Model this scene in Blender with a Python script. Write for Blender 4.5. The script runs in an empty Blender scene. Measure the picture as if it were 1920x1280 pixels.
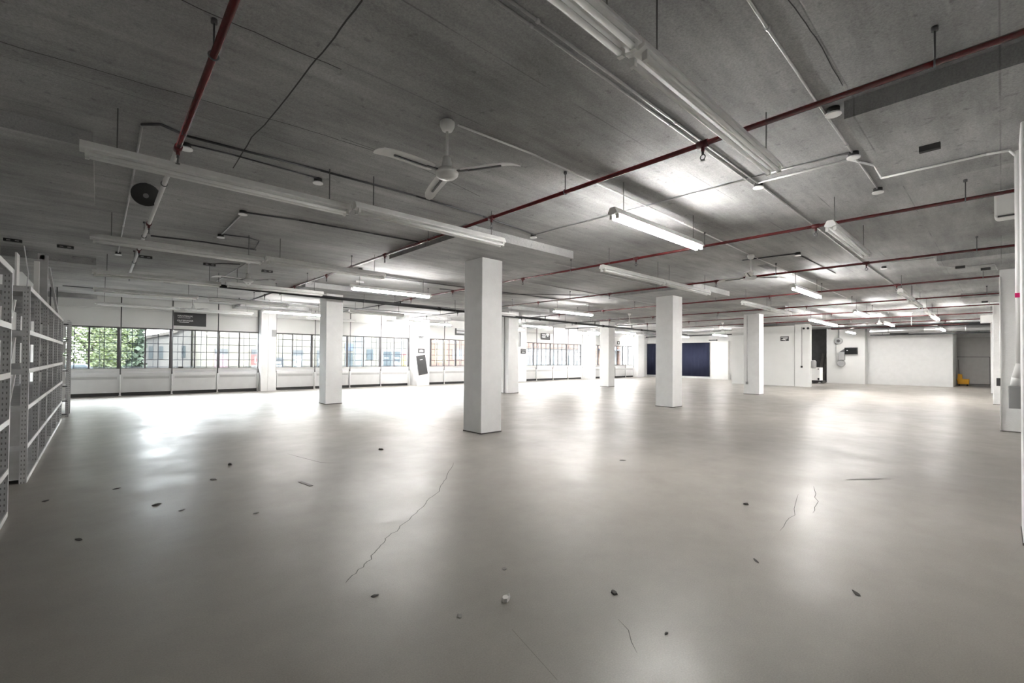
import bpy, bmesh, math, random
from mathutils import Vector, Matrix
random.seed(7)
sc = bpy.context.scene
COL = sc.collection
PI = math.pi

# ------------------------------------------------------------------ materials
MATS = {}
def nodes(name):
    m = bpy.data.materials.new(name); m.use_nodes = True
    nt = m.node_tree; b = nt.nodes.get('Principled BSDF')
    MATS[name] = m
    return m, nt, b
def mat(name, col, rough=.6, metal=0, spec=.5, bump=0, bscale=60, var=0, vscale=4):
    m, nt, b = nodes(name)
    b.inputs['Base Color'].default_value = (*col, 1)
    b.inputs['Roughness'].default_value = rough
    b.inputs['Metallic'].default_value = metal
    b.inputs['Specular IOR Level'].default_value = spec
    tc = nt.nodes.new('ShaderNodeTexCoord')
    if var:
        n = nt.nodes.new('ShaderNodeTexNoise'); n.inputs['Scale'].default_value = vscale; n.inputs['Detail'].default_value = 6
        r = nt.nodes.new('ShaderNodeMapRange'); r.inputs['From Min'].default_value = .3; r.inputs['From Max'].default_value = .7
        r.inputs['To Min'].default_value = 1 - var; r.inputs['To Max'].default_value = 1 + var
        x = nt.nodes.new('ShaderNodeMix'); x.data_type = 'RGBA'; x.blend_type = 'MULTIPLY'; x.inputs['Factor'].default_value = 1
        x.inputs['A'].default_value = (*col, 1)
        nt.links.new(tc.outputs['Object'], n.inputs['Vector']); nt.links.new(n.outputs['Fac'], r.inputs['Value'])
        nt.links.new(r.outputs['Result'], x.inputs['B']); nt.links.new(x.outputs['Result'], b.inputs['Base Color'])
    if bump:
        n = nt.nodes.new('ShaderNodeTexNoise'); n.inputs['Scale'].default_value = bscale; n.inputs['Detail'].default_value = 4
        u = nt.nodes.new('ShaderNodeBump'); u.inputs['Strength'].default_value = bump; u.inputs['Distance'].default_value = .01
        nt.links.new(tc.outputs['Object'], n.inputs['Vector']); nt.links.new(n.outputs['Fac'], u.inputs['Height'])
        nt.links.new(u.outputs['Normal'], b.inputs['Normal'])
    return m
def emit(name, col, st):
    m, nt, b = nodes(name)
    b.inputs['Base Color'].default_value = (*col, 1)
    b.inputs['Emission Color'].default_value = (*col, 1); b.inputs['Emission Strength'].default_value = st
    return m

WHITE = mat('white_paint', (.64, .64, .63), .55, bump=.12, bscale=50, var=.02, vscale=2)
COLW = mat('column_paint', (.82, .82, .82), .6, bump=.35, bscale=35, var=.03, vscale=5)
ENAMEL = mat('white_enamel', (.84, .84, .83), .32)
ENAMELW = mat('worn_white_enamel', (.80, .80, .79), .40, var=.06, vscale=9)
TUBEOFF = mat('unlit_tube_glass', (.92, .92, .91), .12)
TUBEON = emit('lit_tube', (1.0, .98, .95), 26.0)
SOCK = mat('socket_plastic', (.72, .72, .70), .5)
CHAIN = mat('chain_steel', (.16, .16, .16), .5, .6)
RED = mat('red_pipe_paint', (.10, .006, .008), .25, spec=.8, var=.15, vscale=6)
REDD = mat('dark_red_fitting', (.085, .006, .008), .45)
BLACK = mat('black_steel', (.022, .022, .024), .42, .2)
DGREY = mat('dark_grey_steel', (.10, .10, .105), .45, .4)
GALV = mat('galvanised_conduit', (.52, .52, .52), .42, .75, var=.1, vscale=12)
BOXD = mat('dark_box', (.03, .03, .03), .6)
ZINC = mat('zinc_rack', (.62, .62, .63), .42, .2, var=.12, vscale=8)
SHELFW = mat('shelf_white_lip', (.84, .84, .83), .4)
RACKG = mat('rack_grey_panel', (.50, .50, .505), .5, .1, var=.15, vscale=6)
def slotted():
    m = ZINC.copy(); m.name = 'slotted_zinc'; nt = m.node_tree; b = nt.nodes['Principled BSDF']; N = nt.nodes.new; L = nt.links.new
    old = b.inputs['Base Color'].links[0].from_socket
    tc = N('ShaderNodeTexCoord'); sx = N('ShaderNodeSeparateXYZ'); L(tc.outputs['Object'], sx.inputs[0])
    def mth(op, a, v=None, c=None):
        k = N('ShaderNodeMath'); k.operation = op
        for q, w in enumerate((a, v, c)):
            if w is None: continue
            if isinstance(w, (int, float)): k.inputs[q].default_value = w
            else: L(w, k.inputs[q])
        return k.outputs[0]
    ax = mth('ABSOLUTE', sx.outputs['X'])
    c1 = mth('COMPARE', ax, .282, .0045); c2 = mth('COMPARE', ax, .256, .0045)
    zz = mth('LESS_THAN', mth('MODULO', sx.outputs['Z'], .055), .022)
    f = mth('MULTIPLY', mth('MAXIMUM', c1, c2), zz)
    x = N('ShaderNodeMix'); x.data_type = 'RGBA'; L(f, x.inputs['Factor']); L(old, x.inputs['A']); x.inputs['B'].default_value = (.22, .22, .22, 1)
    L(x.outputs['Result'], b.inputs['Base Color'])
    return m
SLOT = slotted()
HOLE = mat('slot_shadow', (.03, .03, .03), .8)
SIGND = mat('charcoal_sign', (.045, .045, .047), .6, var=.1)
SIGNT = mat('sign_white', (.82, .82, .82), .6)
NAVY = mat('navy_fabric', (.012, .016, .045), .85, bump=.3, bscale=120, var=.2, vscale=30)
FRAME = mat('window_frame_grey', (.085, .08, .085), .5)
MUNT = mat('muntin_blue_black', (.03, .035, .06), .5)
HEAT = mat('convector_enamel', (.60, .60, .60), .5, var=.03)
GRILL = mat('convector_grille', (.30, .30, .30), .6)
KICK = mat('dark_kickplate', (.03, .03, .03), .7)
YEL = mat('yellow_plastic', (.80, .40, .008), .4)
PINK = mat('pink_tag', (.9, .02, .22), .5)
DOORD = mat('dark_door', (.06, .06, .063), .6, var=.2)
WOODG = mat('weathered_board', (.12, .115, .11), .7, var=.2, vscale=10)
DUCT = mat('duct_metal', (.42, .42, .42), .35, .8)
GREYP = mat('grey_plastic', (.32, .32, .32), .5)
DEBRIS = mat('dark_debris', (.06, .055, .05), .8)
DEBRISL = mat('pale_debris', (.72, .71, .68), .7)
DEBRISG = mat('grey_debris', (.22, .21, .20), .7)
CRACK = mat('crack_line', (.09, .085, .08), .9)
SEAM = mat('ceiling_seam', (.06, .06, .06), .9)

# concrete ceiling: board-marked, blotchy concrete
def concrete():
    m, nt, b = nodes('board_marked_concrete')
    N = nt.nodes.new; L = nt.links.new
    tc = N('ShaderNodeTexCoord')
    def noise(scale, det, vec=None, rough=.55):
        n = N('ShaderNodeTexNoise'); n.inputs['Scale'].default_value = scale; n.inputs['Detail'].default_value = det
        n.inputs['Roughness'].default_value = rough
        L(vec or tc.outputs['Object'], n.inputs['Vector']); return n.outputs['Fac']
    def mr(v, a, b_, c, d):
        r = N('ShaderNodeMapRange'); r.inputs['From Min'].default_value = a; r.inputs['From Max'].default_value = b_
        r.inputs['To Min'].default_value = c; r.inputs['To Max'].default_value = d; L(v, r.inputs['Value']); return r.outputs['Result']
    def mul(a, b_):
        k = N('ShaderNodeMath'); k.operation = 'MULTIPLY'; L(a, k.inputs[0]); L(b_, k.inputs[1]); return k.outputs[0]
    mp = N('ShaderNodeMapping'); mp.inputs['Scale'].default_value = (.35, 2.6, 1); L(tc.outputs['Object'], mp.inputs['Vector'])
    big = mr(noise(.55, 5), .32, .68, .70, 1.24)
    streak = mr(noise(2.2, 8, mp.outputs['Vector'], .65), .3, .7, .78, 1.18)
    fine = mr(noise(70, 3, None, .7), .3, .7, .80, 1.2)
    spots = mr(noise(9, 4), .62, .72, 1, .72)
    # board joints every 0.85 m across the pour direction
    sx = N('ShaderNodeSeparateXYZ'); L(tc.outputs['Object'], sx.inputs[0])
    md = N('ShaderNodeMath'); md.operation = 'PINGPONG'; md.inputs[1].default_value = .43; L(sx.outputs['Y'], md.inputs[0])
    wob = N('ShaderNodeMath'); wob.operation = 'MULTIPLY_ADD'; L(noise(1.3, 3), wob.inputs[0]); wob.inputs[1].default_value = .014; L(md.outputs[0], wob.inputs[2])
    line = mr(wob.outputs[0], .006, .016, .55, 1.0)
    brk = mr(noise(.9, 2), .45, .55, 0, 1)
    mx = N('ShaderNodeMix'); mx.data_type = 'FLOAT'; L(brk, mx.inputs['Factor']); mx.inputs['A'].default_value = 1; L(line, mx.inputs['B'])
    fac = mul(mul(mul(big, streak), mul(fine, spots)), mx.outputs['Result'])
    c = N('ShaderNodeMix'); c.data_type = 'RGBA'; c.blend_type = 'MULTIPLY'; c.inputs['Factor'].default_value = 1
    c.inputs['A'].default_value = (.38, .38, .38, 1); L(fac, c.inputs['B']); L(c.outputs['Result'], b.inputs['Base Color'])
    b.inputs['Roughness'].default_value = .8; b.inputs['Specular IOR Level'].default_value = .3
    u = N('ShaderNodeBump'); u.inputs['Strength'].default_value = .35; u.inputs['Distance'].default_value = .02
    L(fac, u.inputs['Height']); L(u.outputs['Normal'], b.inputs['Normal'])
    return m
CONC = concrete()

def floor_mat():
    m, nt, b = nodes('worn_epoxy_floor')
    N = nt.nodes.new; L = nt.links.new
    tc = N('ShaderNodeTexCoord')
    def noise(scale, det, rough=.55, sc3=None):
        n = N('ShaderNodeTexNoise'); n.inputs['Scale'].default_value = scale; n.inputs['Detail'].default_value = det; n.inputs['Roughness'].default_value = rough
        if sc3:
            mp = N('ShaderNodeMapping'); mp.inputs['Scale'].default_value = sc3; mp.inputs['Rotation'].default_value = (0, 0, .6)
            L(tc.outputs['Object'], mp.inputs['Vector']); L(mp.outputs['Vector'], n.inputs['Vector'])
        else: L(tc.outputs['Object'], n.inputs['Vector'])
        return n.outputs['Fac']
    def mr(v, a, b_, c, d):
        r = N('ShaderNodeMapRange'); r.inputs['From Min'].default_value = a; r.inputs['From Max'].default_value = b_
        r.inputs['To Min'].default_value = c; r.inputs['To Max'].default_value = d; L(v, r.inputs['Value']); return r.outputs['Result']
    def mul(a, b_):
        k = N('ShaderNodeMath'); k.operation = 'MULTIPLY'; L(a, k.inputs[0]); L(b_, k.inputs[1]); return k.outputs[0]
    fac = mul(mul(mr(noise(.5, 5), .3, .7, .92, 1.06), mr(noise(3.5, 8, .65), .3, .7, .94, 1.05)),
              mul(mr(noise(110, 2, .7), .3, .7, .90, 1.1), mr(noise(5, 10, .8, (1, 7, 1)), .58, .95, 1, .84)))
    c = N('ShaderNodeMix'); c.data_type = 'RGBA'; c.blend_type = 'MULTIPLY'; c.inputs['Factor'].default_value = 1
    c.inputs['A'].default_value = (.285, .265, .240, 1); L(fac, c.inputs['B']); L(c.outputs['Result'], b.inputs['Base Color'])
    L(mr(noise(1.6, 6), .3, .7, .32, .46), b.inputs['Roughness'])
    b.inputs['Specular IOR Level'].default_value = .4
    u = N('ShaderNodeBump'); u.inputs['Strength'].default_value = .06; u.inputs['Distance'].default_value = .02
    L(noise(1.8, 4), u.inputs['Height']); L(u.outputs['Normal'], b.inputs['Normal'])
    return m
FLOOR = floor_mat()

def glass_mat():
    m, nt, b = nodes('window_glass'); nt.nodes.remove(b)
    N = nt.nodes.new; L = nt.links.new
    t = N('ShaderNodeBsdfTransparent'); t.inputs['Color'].default_value = (.90, .93, .93, 1)
    g = N('ShaderNodeBsdfGlossy'); g.inputs['Roughness'].default_value = .04
    x = N('ShaderNodeMixShader'); x.inputs['Fac'].default_value = .06
    L(t.outputs[0], x.inputs[1]); L(g.outputs[0], x.inputs[2]); L(x.outputs[0], nt.nodes['Material Output'].inputs['Surface'])
    return m
GLASS = glass_mat()

def brick(name, c1, c2, mort, scale):
    m, nt, b = nodes(name)
    N = nt.nodes.new; L = nt.links.new
    tc = N('ShaderNodeTexCoord'); mp = N('ShaderNodeMapping'); mp.inputs['Rotation'].default_value = (PI/2, 0, 0)
    br = N('ShaderNodeTexBrick'); br.inputs['Scale'].default_value = scale
    br.inputs['Color1'].default_value = (*c1, 1); br.inputs['Color2'].default_value = (*c2, 1); br.inputs['Mortar'].default_value = (*mort, 1)
    L(tc.outputs['Object'], mp.inputs['Vector']); L(mp.outputs['Vector'], br.inputs['Vector']); L(br.outputs['Color'], b.inputs['Base Color'])
    b.inputs['Roughness'].default_value = .85
    return m

# ------------------------------------------------------------------ geometry helpers
def basis(d):
    d = Vector(d).normalized()
    a = Vector((0, 0, 1)) if abs(d.z) < .9 else Vector((1, 0, 0))
    u = d.cross(a).normalized(); v = d.cross(u).normalized()
    return u, v
class M:
    def __init__(s): s.v = []; s.f = []; s.sm = []
    def add(s, vs, fs, smooth=False):
        o = len(s.v); s.v += [tuple(p) for p in vs]; s.f += [tuple(i + o for i in f) for f in fs]; s.sm += [smooth] * len(fs); return s
    def box(s, x0, y0, z0, x1, y1, z1):
        x0, x1 = min(x0, x1), max(x0, x1); y0, y1 = min(y0, y1), max(y0, y1); z0, z1 = min(z0, z1), max(z0, z1)
        return s.add([(x0,y0,z0),(x1,y0,z0),(x1,y1,z0),(x0,y1,z0),(x0,y0,z1),(x1,y0,z1),(x1,y1,z1),(x0,y1,z1)],
                     [(3,2,1,0),(4,5,6,7),(0,1,5,4),(1,2,6,5),(2,3,7,6),(3,0,4,7)])
    def bar(s, p, q, w, h=None):
        p, q = Vector(p), Vector(q); u, v = basis(q - p); u = u * w / 2; v = v * (h or w) / 2
        c = [u + v, u - v, -u - v, -u + v]
        return s.add([p + k for k in c] + [q + k for k in c], [(3,2,1,0),(4,5,6,7)] + [(i, (i+1) % 4, (i+1) % 4 + 4, i + 4) for i in range(4)])
    def cyl(s, p, q, r, n=12, r2=None):
        p, q = Vector(p), Vector(q); u, v = basis(q - p); r2 = r if r2 is None else r2
        ring = [u * math.cos(2*PI*i/n) + v * math.sin(2*PI*i/n) for i in range(n)]
        o = len(s.v)
        s.add([p + k * r for k in ring] + [q + k * r2 for k in ring], [(i, i + n, (i+1) % n + n, (i+1) % n) for i in range(n)], True)
        s.f += [tuple(o + i for i in range(n)), tuple(o + n + i for i in reversed(range(n)))]; s.sm += [False, False]
        return s
    def tube(s, pts, r, n=10):
        pts = [Vector(p) for p in pts]
        for i in range(len(pts) - 1):
            s.cyl(pts[i], pts[i+1], r, n)
        for p in pts[1:-1]: s.ball(p, r * 1.0, n)
        return s
    def ball(s, c, r, n=10, sz=1.0):
        c = Vector(c); k = max(4, n // 2); vs = [c + Vector((0, 0, r * sz))]
        for j in range(1, k):
            a = PI * j / k
            vs += [c + Vector((r * math.sin(a) * math.cos(2*PI*i/n), r * math.sin(a) * math.sin(2*PI*i/n), r * sz * math.cos(a))) for i in range(n)]
        vs.append(c - Vector((0, 0, r * sz))); fs = []
        for i in range(n): fs.append((0, 1 + i, 1 + (i+1) % n))
        for j in range(k - 2):
            for i in range(n): fs.append((1 + j*n + i, 1 + (j+1)*n + i, 1 + (j+1)*n + (i+1) % n, 1 + j*n + (i+1) % n))
        for i in range(n): fs.append((1 + (k-2)*n + i, len(vs) - 1, 1 + (k-2)*n + (i+1) % n))
        return s.add(vs, fs, True)
    def lathe(s, prof, c=(0, 0, 0), n=20):
        c = Vector(c); vs = []; fs = []
        for r, z in prof: vs += [c + Vector((r * math.cos(2*PI*i/n), r * math.sin(2*PI*i/n), z)) for i in range(n)]
        for j in range(len(prof) - 1):
            for i in range(n): fs.append((j*n + i, j*n + (i+1) % n, (j+1)*n + (i+1) % n, (j+1)*n + i))
        s.add(vs, fs, True); o = len(s.v) - len(vs)
        s.f += [tuple(o + i for i in reversed(range(n))), tuple(o + (len(prof)-1)*n + i for i in range(n))]; s.sm += [False, False]
        return s
    def prism(s, poly, axis, a, b):
        # poly in the two other axes, extruded along axis (0,1,2)
        def P(p, t):
            l = list(p); l.insert(axis, t); return tuple(l)
        n = len(poly)
        return s.add([P(p, a) for p in poly] + [P(p, b) for p in poly],
                     [tuple(range(n)), tuple(range(2*n - 1, n - 1, -1))] + [(i, (i+1) % n, (i+1) % n + n, i + n) for i in range(n)])
    def torus(s, c, R, r, axis=1, n=14, k=6):
        vs = []; fs = []
        for i in range(n):
            a = 2*PI*i/n
            for j in range(k):
                b = 2*PI*j/k; q = [(R + r*math.cos(b))*math.cos(a), (R + r*math.cos(b))*math.sin(a)]; q.insert(axis, r*math.sin(b))
                vs.append((c[0]+q[0], c[1]+q[1], c[2]+q[2]))
        for i in range(n):
            for j in range(k): fs.append((i*k+j, ((i+1)%n)*k+j, ((i+1)%n)*k+(j+1)%k, i*k+(j+1)%k))
        return s.add(vs, fs, True)
    def done(s, name, m, parent=None, bevel=0, origin=None):
        me = bpy.data.meshes.new(name)
        if parent is None and origin is None:
            xs = [p[0] for p in s.v]; ys = [p[1] for p in s.v]; zs = [p[2] for p in s.v]
            origin = ((min(xs)+max(xs))/2, (min(ys)+max(ys))/2, min(zs))
        o3 = origin or (0, 0, 0)
        me.from_pydata([(p[0]-o3[0], p[1]-o3[1], p[2]-o3[2]) for p in s.v], [], s.f)
        me.polygons.foreach_set('use_smooth', s.sm)
        bm = bmesh.new(); bm.from_mesh(me); bmesh.ops.recalc_face_normals(bm, faces=bm.faces); bm.to_mesh(me); bm.free()
        me.materials.append(m)
        o = bpy.data.objects.new(name, me); COL.objects.link(o); o.location = o3
        if parent: o.parent = parent
        if bevel:
            b = o.modifiers.new('bevel', 'BEVEL'); b.width = bevel; b.segments = 2; b.limit_method = 'ANGLE'
        return o
def tag(o, label=None, cat=None, group=None, kind=None):
    if label: o['label'] = label
    if cat: o['category'] = cat
    if group: o['group'] = group
    if kind: o['kind'] = kind
    return o
def thing(name, label, cat, loc=(0, 0, 0), rz=0, group=None, kind=None):
    o = bpy.data.objects.new(name, None); COL.objects.link(o); o.empty_display_size = .2
    o.location = loc; o.rotation_euler = (0, 0, rz)
    return tag(o, label, cat, group, kind)
def copy_tree(root, loc, rz=None, label=None, group=None):
    r = root.copy(); COL.objects.link(r); r.location = loc
    if rz is not None: r.rotation_euler = (0, 0, rz)
    if label: r['label'] = label
    if group: r['group'] = group
    for ch in root.children:
        c = ch.copy(); COL.objects.link(c); c.parent = r
        for g in ch.children:
            d = g.copy(); COL.objects.link(d); d.parent = c
    return r
def text(s, size, mtl, parent, loc, rot, depth=.002, align='LEFT', name='lettering', bold=.0):
    cu = bpy.data.curves.new('t', 'FONT'); cu.body = s; cu.size = size; cu.extrude = depth; cu.align_x = align; cu.offset = bold
    t = bpy.data.objects.new('t', cu); COL.objects.link(t)
    dg = bpy.context.evaluated_depsgraph_get()
    me = bpy.data.meshes.new_from_object(t.evaluated_get(dg)); bpy.data.objects.remove(t)
    me.materials.clear(); me.materials.append(mtl)
    o = bpy.data.objects.new(name, me); COL.objects.link(o); o.location = loc; o.rotation_euler = rot; o.parent = parent
    return o

CE = 3.88      # slab soffit
PZ = 3.72      # drop panel soffit
TH = math.atan(-.04)   # the window wall runs very slightly out of square
WO = (0, 23.62, 0)
def wall_thing(name, label, cat, group=None, kind=None): return thing(name, label, cat, WO, TH, group, kind)
def to_wall(o): o.rotation_euler = (0, 0, TH); return o
def wpt(s, off, z):    # a point given along the window wall, inward offset, height
    return (s*math.cos(TH) + off*math.sin(TH), WO[1] + s*math.sin(TH) - off*math.cos(TH), z)

# ------------------------------------------------------------------ shell
XL, XE, YR = -1.58, 44.0, -.62
tag(M().box(XL-.3, YR-.3, -.3, XE+.3, 25.2, 0).done('floor', FLOOR), kind='structure')
ceil = M().box(XL-.3, YR-.3, CE, XE+.3, 25.2, CE+.35)
GX = [(4.60, 7.40), (12.9, 15.5), (21.2, 23.8), (29.4, 32.0)]
for (x0, x1) in GX[:3]:
    ceil.box(x0, 6.15, PZ, x1, 8.95, CE+.1)
    ceil.box(x0, 14.3, PZ, x1, 17.0, CE+.1)
for (x0, x1) in GX: ceil.box(x0+.2, YR-.1, PZ, x1-.25, .93, CE+.1)
for (x0, x1) in [(4.4, 7.2), (12.3, 15.0), (20.0, 22.7), (27.5, 30.0), (34.0, 36.4)]: ceil.box(x0, 22.0-.04*x0, PZ, x1, 25, CE+.1)
for (y0, y1) in [(6.30, 8.75), (14.5, 17.0), (23.2, 25.0)]: ceil.box(XL-.1, y0, PZ, -.07, y1, CE+.1)
tag(ceil.done('ceiling', CONC, origin=(0, 0, 0)), kind='structure')
tag(M().box(XL-.3, YR-.3, 0, XL, 25.2, CE).done('wall_left', WHITE), kind='structure')
tag(M().box(XL, YR-.3, 0, XE, YR, CE).done('wall_right', WHITE), kind='structure')
# back walls, far right to far left
tag(M().box(42.6, YR, 0, 42.9, 2.4, CE).done('wall_back_recess', WHITE), kind='structure')
tag(M().box(39.0, 2.06, 0, 42.9, 6.4, CE).done('wall_back_block', mat('white_block_wall', (.70,.70,.70), .6, bump=.5, bscale=18, var=.03)), kind='structure')
tag(M().box(38.2, 6.27, 0, 39.3, 8.45, CE).done('wall_back_pier', WHITE), kind='structure')
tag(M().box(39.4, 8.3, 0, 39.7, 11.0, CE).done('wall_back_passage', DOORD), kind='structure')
tag(M().box(37.3, 11.0, 0, 39.7, 25.0, CE).done('wall_back', WHITE), kind='structure')

# window wall with openings
WT, WB, TOP = 2.72, 1.06, CE
WINS = [(-1.1, 5.54), (6.10, 13.2), (14.06, 20.6), (21.75, 28.18), (29.4, 35.38)]
w = M(); th_w = .34
w.box(-1.9, 0, 0, 39.5, th_w, WB); w.box(-1.9, 0, WT, 39.5, th_w, TOP+.05)
edges = [-1.9] + [e for a in WINS for e in a] + [39.5]
for i in range(0, len(edges), 2): w.box(edges[i], 0, WB, edges[i+1], th_w, WT)
o = w.done('wall_window_side', WHITE, origin=(0, 0, 0)); o.location = WO; to_wall(o); tag(o, kind='structure')
# pilasters between the windows
pil = [(5.50, 6.12, .50), (13.24, 14.03, .85), (20.75, 21.62, .75), (28.2, 28.98, .75), (34.95, 35.9, .6)]
for i, (a, b, d) in enumerate(pil):
    p = M().box(a, -d, 0, b, .05, PZ)
    if i == 0: p.box(a+.28, -d-.03, 0, a+.36, -d, PZ)
    o = p.done('trim_%d' % (i+1), COLW, origin=(0, 0, 0)); o.location = WO; to_wall(o); tag(o, kind='structure')
# spandrel beam above the windows
o = M().box(-1.6, -.10, 3.42, 37.4, .05, CE).done('trim_6', WHITE, origin=(0, 0, 0)); o.location = WO; to_wall(o); tag(o, kind='structure')

MULL = [[-.27, .59, 1.40, 2.23, 3.06, 3.92, 4.72], [6.97, 7.86, 8.67, 9.64, 10.52, 11.45, 12.3], [14.63, 15.52, 16.41, 17.25, 18.1, 18.95, 19.8],
        [22.12, 23.04, 23.84, 24.75, 25.57, 26.51, 27.37], [30.3, 31.15, 31.99, 32.84, 33.68, 34.5]]
THICK = [{.59, 2.23, 3.92}, {7.86, 9.64, 11.45}, {14.63, 16.41, 18.1, 19.8}, {23.04, 24.75, 26.51}, {30.3, 31.99, 33.68}]
for i, (a, b) in enumerate(WINS):
    t = wall_thing('window_%d' % (i+1), None, None, kind='structure')
    f = M(); yo = .10
    f.box(a, yo-.03, WT-.055, b, yo+.05, WT); f.box(a, yo-.03, WB, b, yo+.05, WB+.03)
    f.box(a, yo-.03, WB, a+.05, yo+.05, WT); f.box(b-.07, yo-.03, WB, b, yo+.05, WT)
    for s in MULL[i]:
        k = .055 if s in THICK[i] else .026
        f.box(s-k, yo-.03, WB, s+k, yo+.05, WT)
    f.done('window_frame', FRAME, t)
    mu = M(); ms = [a] + MULL[i] + [b]
    for z in (2.41, 2.085, 1.75, 1.42): mu.box(a, yo+.0, z-.011, b, yo+.022, z+.011)
    for p, q in zip(ms[:-1], ms[1:]):
        c = (p+q)/2; mu.box(c-.011, yo, WB, c+.011, yo+.022, WT)
    mu.done('muntin_grid', MUNT, t)
    M().box(a+.02, yo+.026, WB+.01, b-.02, yo+.032, WT-.01).done('glass_pane', GLASS, t)
    gr = M(); n = int((b-a)/.82)
    for j in range(n+1):
        s = a + .30 + j*.82
        if s < b-.05: gr.box(s-.008, yo+.16, WB+.02, s+.008, yo+.176, WT)
    for z in (1.12,): gr.box(a, yo+.16, z-.014, b, yo+.18, z+.014)
    gr.done('outer_grille', MUNT, t)
    M().box(a, -.02, WB-.045, b, .10, WB).done('window_sill', WHITE, t)

# convector covers under the windows: one unit per bay between the pipes
UN = [(-1.3, .62), (.68, 2.24), (2.30, 3.84), (3.90, 5.40), (6.24, 7.90), (7.98, 9.66), (9.72, 11.36), (11.42, 13.02), (14.06, 15.39), (15.45, 17.1), (17.2, 18.9), (19.0, 20.6),
      (21.78, 23.04), (23.12, 24.72), (24.80, 26.33), (26.41, 27.95), (29.1, 30.6), (30.7, 32.2), (32.3, 33.65), (33.73, 34.85)]
wn = ['first', 'second', 'third', 'fourth', 'fifth']
cnt = {}
for a, b in UN:
    wi = max(i for i in range(5) if a > WINS[i][0]-.5); k = cnt.get(wi, 0); cnt[wi] = k+1
    tot = 4
    pos = ['leftmost unit', 'second unit from the left', 'third unit from the left', 'rightmost unit'][k]
    t = wall_thing('convector_cover', 'pale grey convector cover, %s under the %s window from the shelving' % (pos, wn[wi]), 'radiator', 'convector covers under the windows')
    M().prism([(0, .13), (-.17, .13), (-.17, .80), (-.13, .90), (0, .97)], 0, a, b).done('cover_panel', HEAT, t)
    g = M()
    z0 = .66
    for q in range(4): g.box(a+.06, -.174, z0+q*.024, b-.06, -.168, z0+q*.024+.013)
    g.done('grille', GRILL, t)
    M().box(a, -.14, 0, b, 0, .13).done('kickplate', KICK, t)
# riser pipes in front of the window wall
RS = [.65, 2.27, 3.87, 5.44, 6.18, 7.94, 9.69, 11.39, 13.08, 15.42, 23.08, 24.76, 26.37, 28.03, 33.69, 34.9]
for k, s in enumerate(RS):
    wi = max(i for i in range(5) if s > WINS[i][0]-.5)
    same = [x for x in RS if max(i for i in range(5) if x > WINS[i][0]-.5) == wi]
    j = same.index(s)
    t = wall_thing('riser_pipe', 'thin floor-to-ceiling pipe before the %s window, %s from the left' % (wn[wi], wn[j]), 'pipe', 'riser pipes along the window wall')
    M().cyl((s, -.21, .02), (s, -.21, .84), .022, 8).done('lower_pipe', ENAMEL, t)
    M().cyl((s, -.21, .84), (s, -.21, CE), .019, 8).done('upper_pipe', DGREY, t)
    M().cyl((s, -.21, 0), (s, -.21, .03), .04, 10).done('floor_collar', ENAMEL, t)

# ------------------------------------------------------------------ columns
def column(x0, y0, sx, sy, label, ztop=PZ):
    t = thing('column', label, 'column', (x0+sx/2, y0+sy/2, 0), 0, 'square white columns')
    M().box(-sx/2, -sy/2, 0, sx/2, sy/2, ztop).done('shaft', COLW, t, bevel=.012)
    M().box(-sx/2-.006, -sy/2-.006, 0, sx/2+.006, sy/2+.006, .02).done('floor_joint', CRACK, t)
    return t
column(5.916, 7.38, .56, .62, 'nearest free-standing square white column, in the middle of the room')
column(5.61, 15.31, .56, .60, 'square white column in front of the second window, left of the nearest column')
column(13.98, 7.36, .64, .62, 'square white column in front of the navy curtain')
t = column(22.28, 7.52, .56, .68, 'square white column in front of the cold room, with a conduit down its face')
M().cyl((-.287, .33-.15, .54), (-.287, .33-.15, 3.66), .014, 8).done('conduit', GALV, t)
M().box(-.33, .33-.19, .46, -.28, .33-.10, .58).done('outlet_box', GREYP, t)
t = column(13.62, 15.05, .62, .60, 'square white column half hidden behind the right edge of the nearest column')
M().tube([(-.33, -.02, .02), (-.33, -.02, 3.70)], .022, 8).done('drain_pipe', GREYP, t)
column(21.35, 15.12, .60, .62, 'square white column between the last two windows, under the black main pipe')
t = column(5.96, -.72, .59, .60, 'white column at the right edge of the photo, closest to the camera')
t = column(15.30, -.57, .62, .60, 'white right-wall column with a grey switch, behind the big pale conduit')
M().cyl((-.33, .29, .02), (-.33, .29, 3.55), .016, 8).done('conduit', ENAMEL, t)
sw = M().box(-.36, .30, 1.04, -.31, .36, 1.22).done('switch', DGREY, t)
column(24.55, -.37, .62, .60, 'white column on the right wall, second one back behind the switch column')
column(32.6, -.22, .62, .60, 'farthest white column on the right wall, beside the yellow bucket recess')

# ------------------------------------------------------------------ strip lights
TZ = 3.385
def strip(name, label, lit, n_seg, length=2.44):
    t = thing(name, label, 'strip light', (0, 0, 0), 0, 'hanging fluorescent strip lights')
    h = length/2
    M().prism([(-.035, .115), (.035, .115), (.066, .055), (.066, .038), (.012, .022), (-.012, .022), (-.066, .038), (-.066, .055)], 0, -h, h).done('channel', ENAMELW if not lit else ENAMEL, t)
    sl = (length - .10) / n_seg
    for k in range(n_seg):
        a = -h + .05 + k*sl + .015; b = a + sl - .03
        for y in (-.043, .043):
            M().cyl((a, y, 0), (b, y, 0), .019, 10).done('fluorescent_tube', TUBEON if lit else TUBEOFF, t)
            for q in (a-.03, b): M().box(q, y-.018, -.022, q+.03, y+.018, .05).done('lamp_socket', SOCK, t)
    for x in (-h+.25, h-.25):
        M().cyl((x, 0, .115), (x, 0, CE-TZ), .006, 6).done('hanging_chain', CHAIN, t)
    return t
protoU = None; protoL = None
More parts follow.
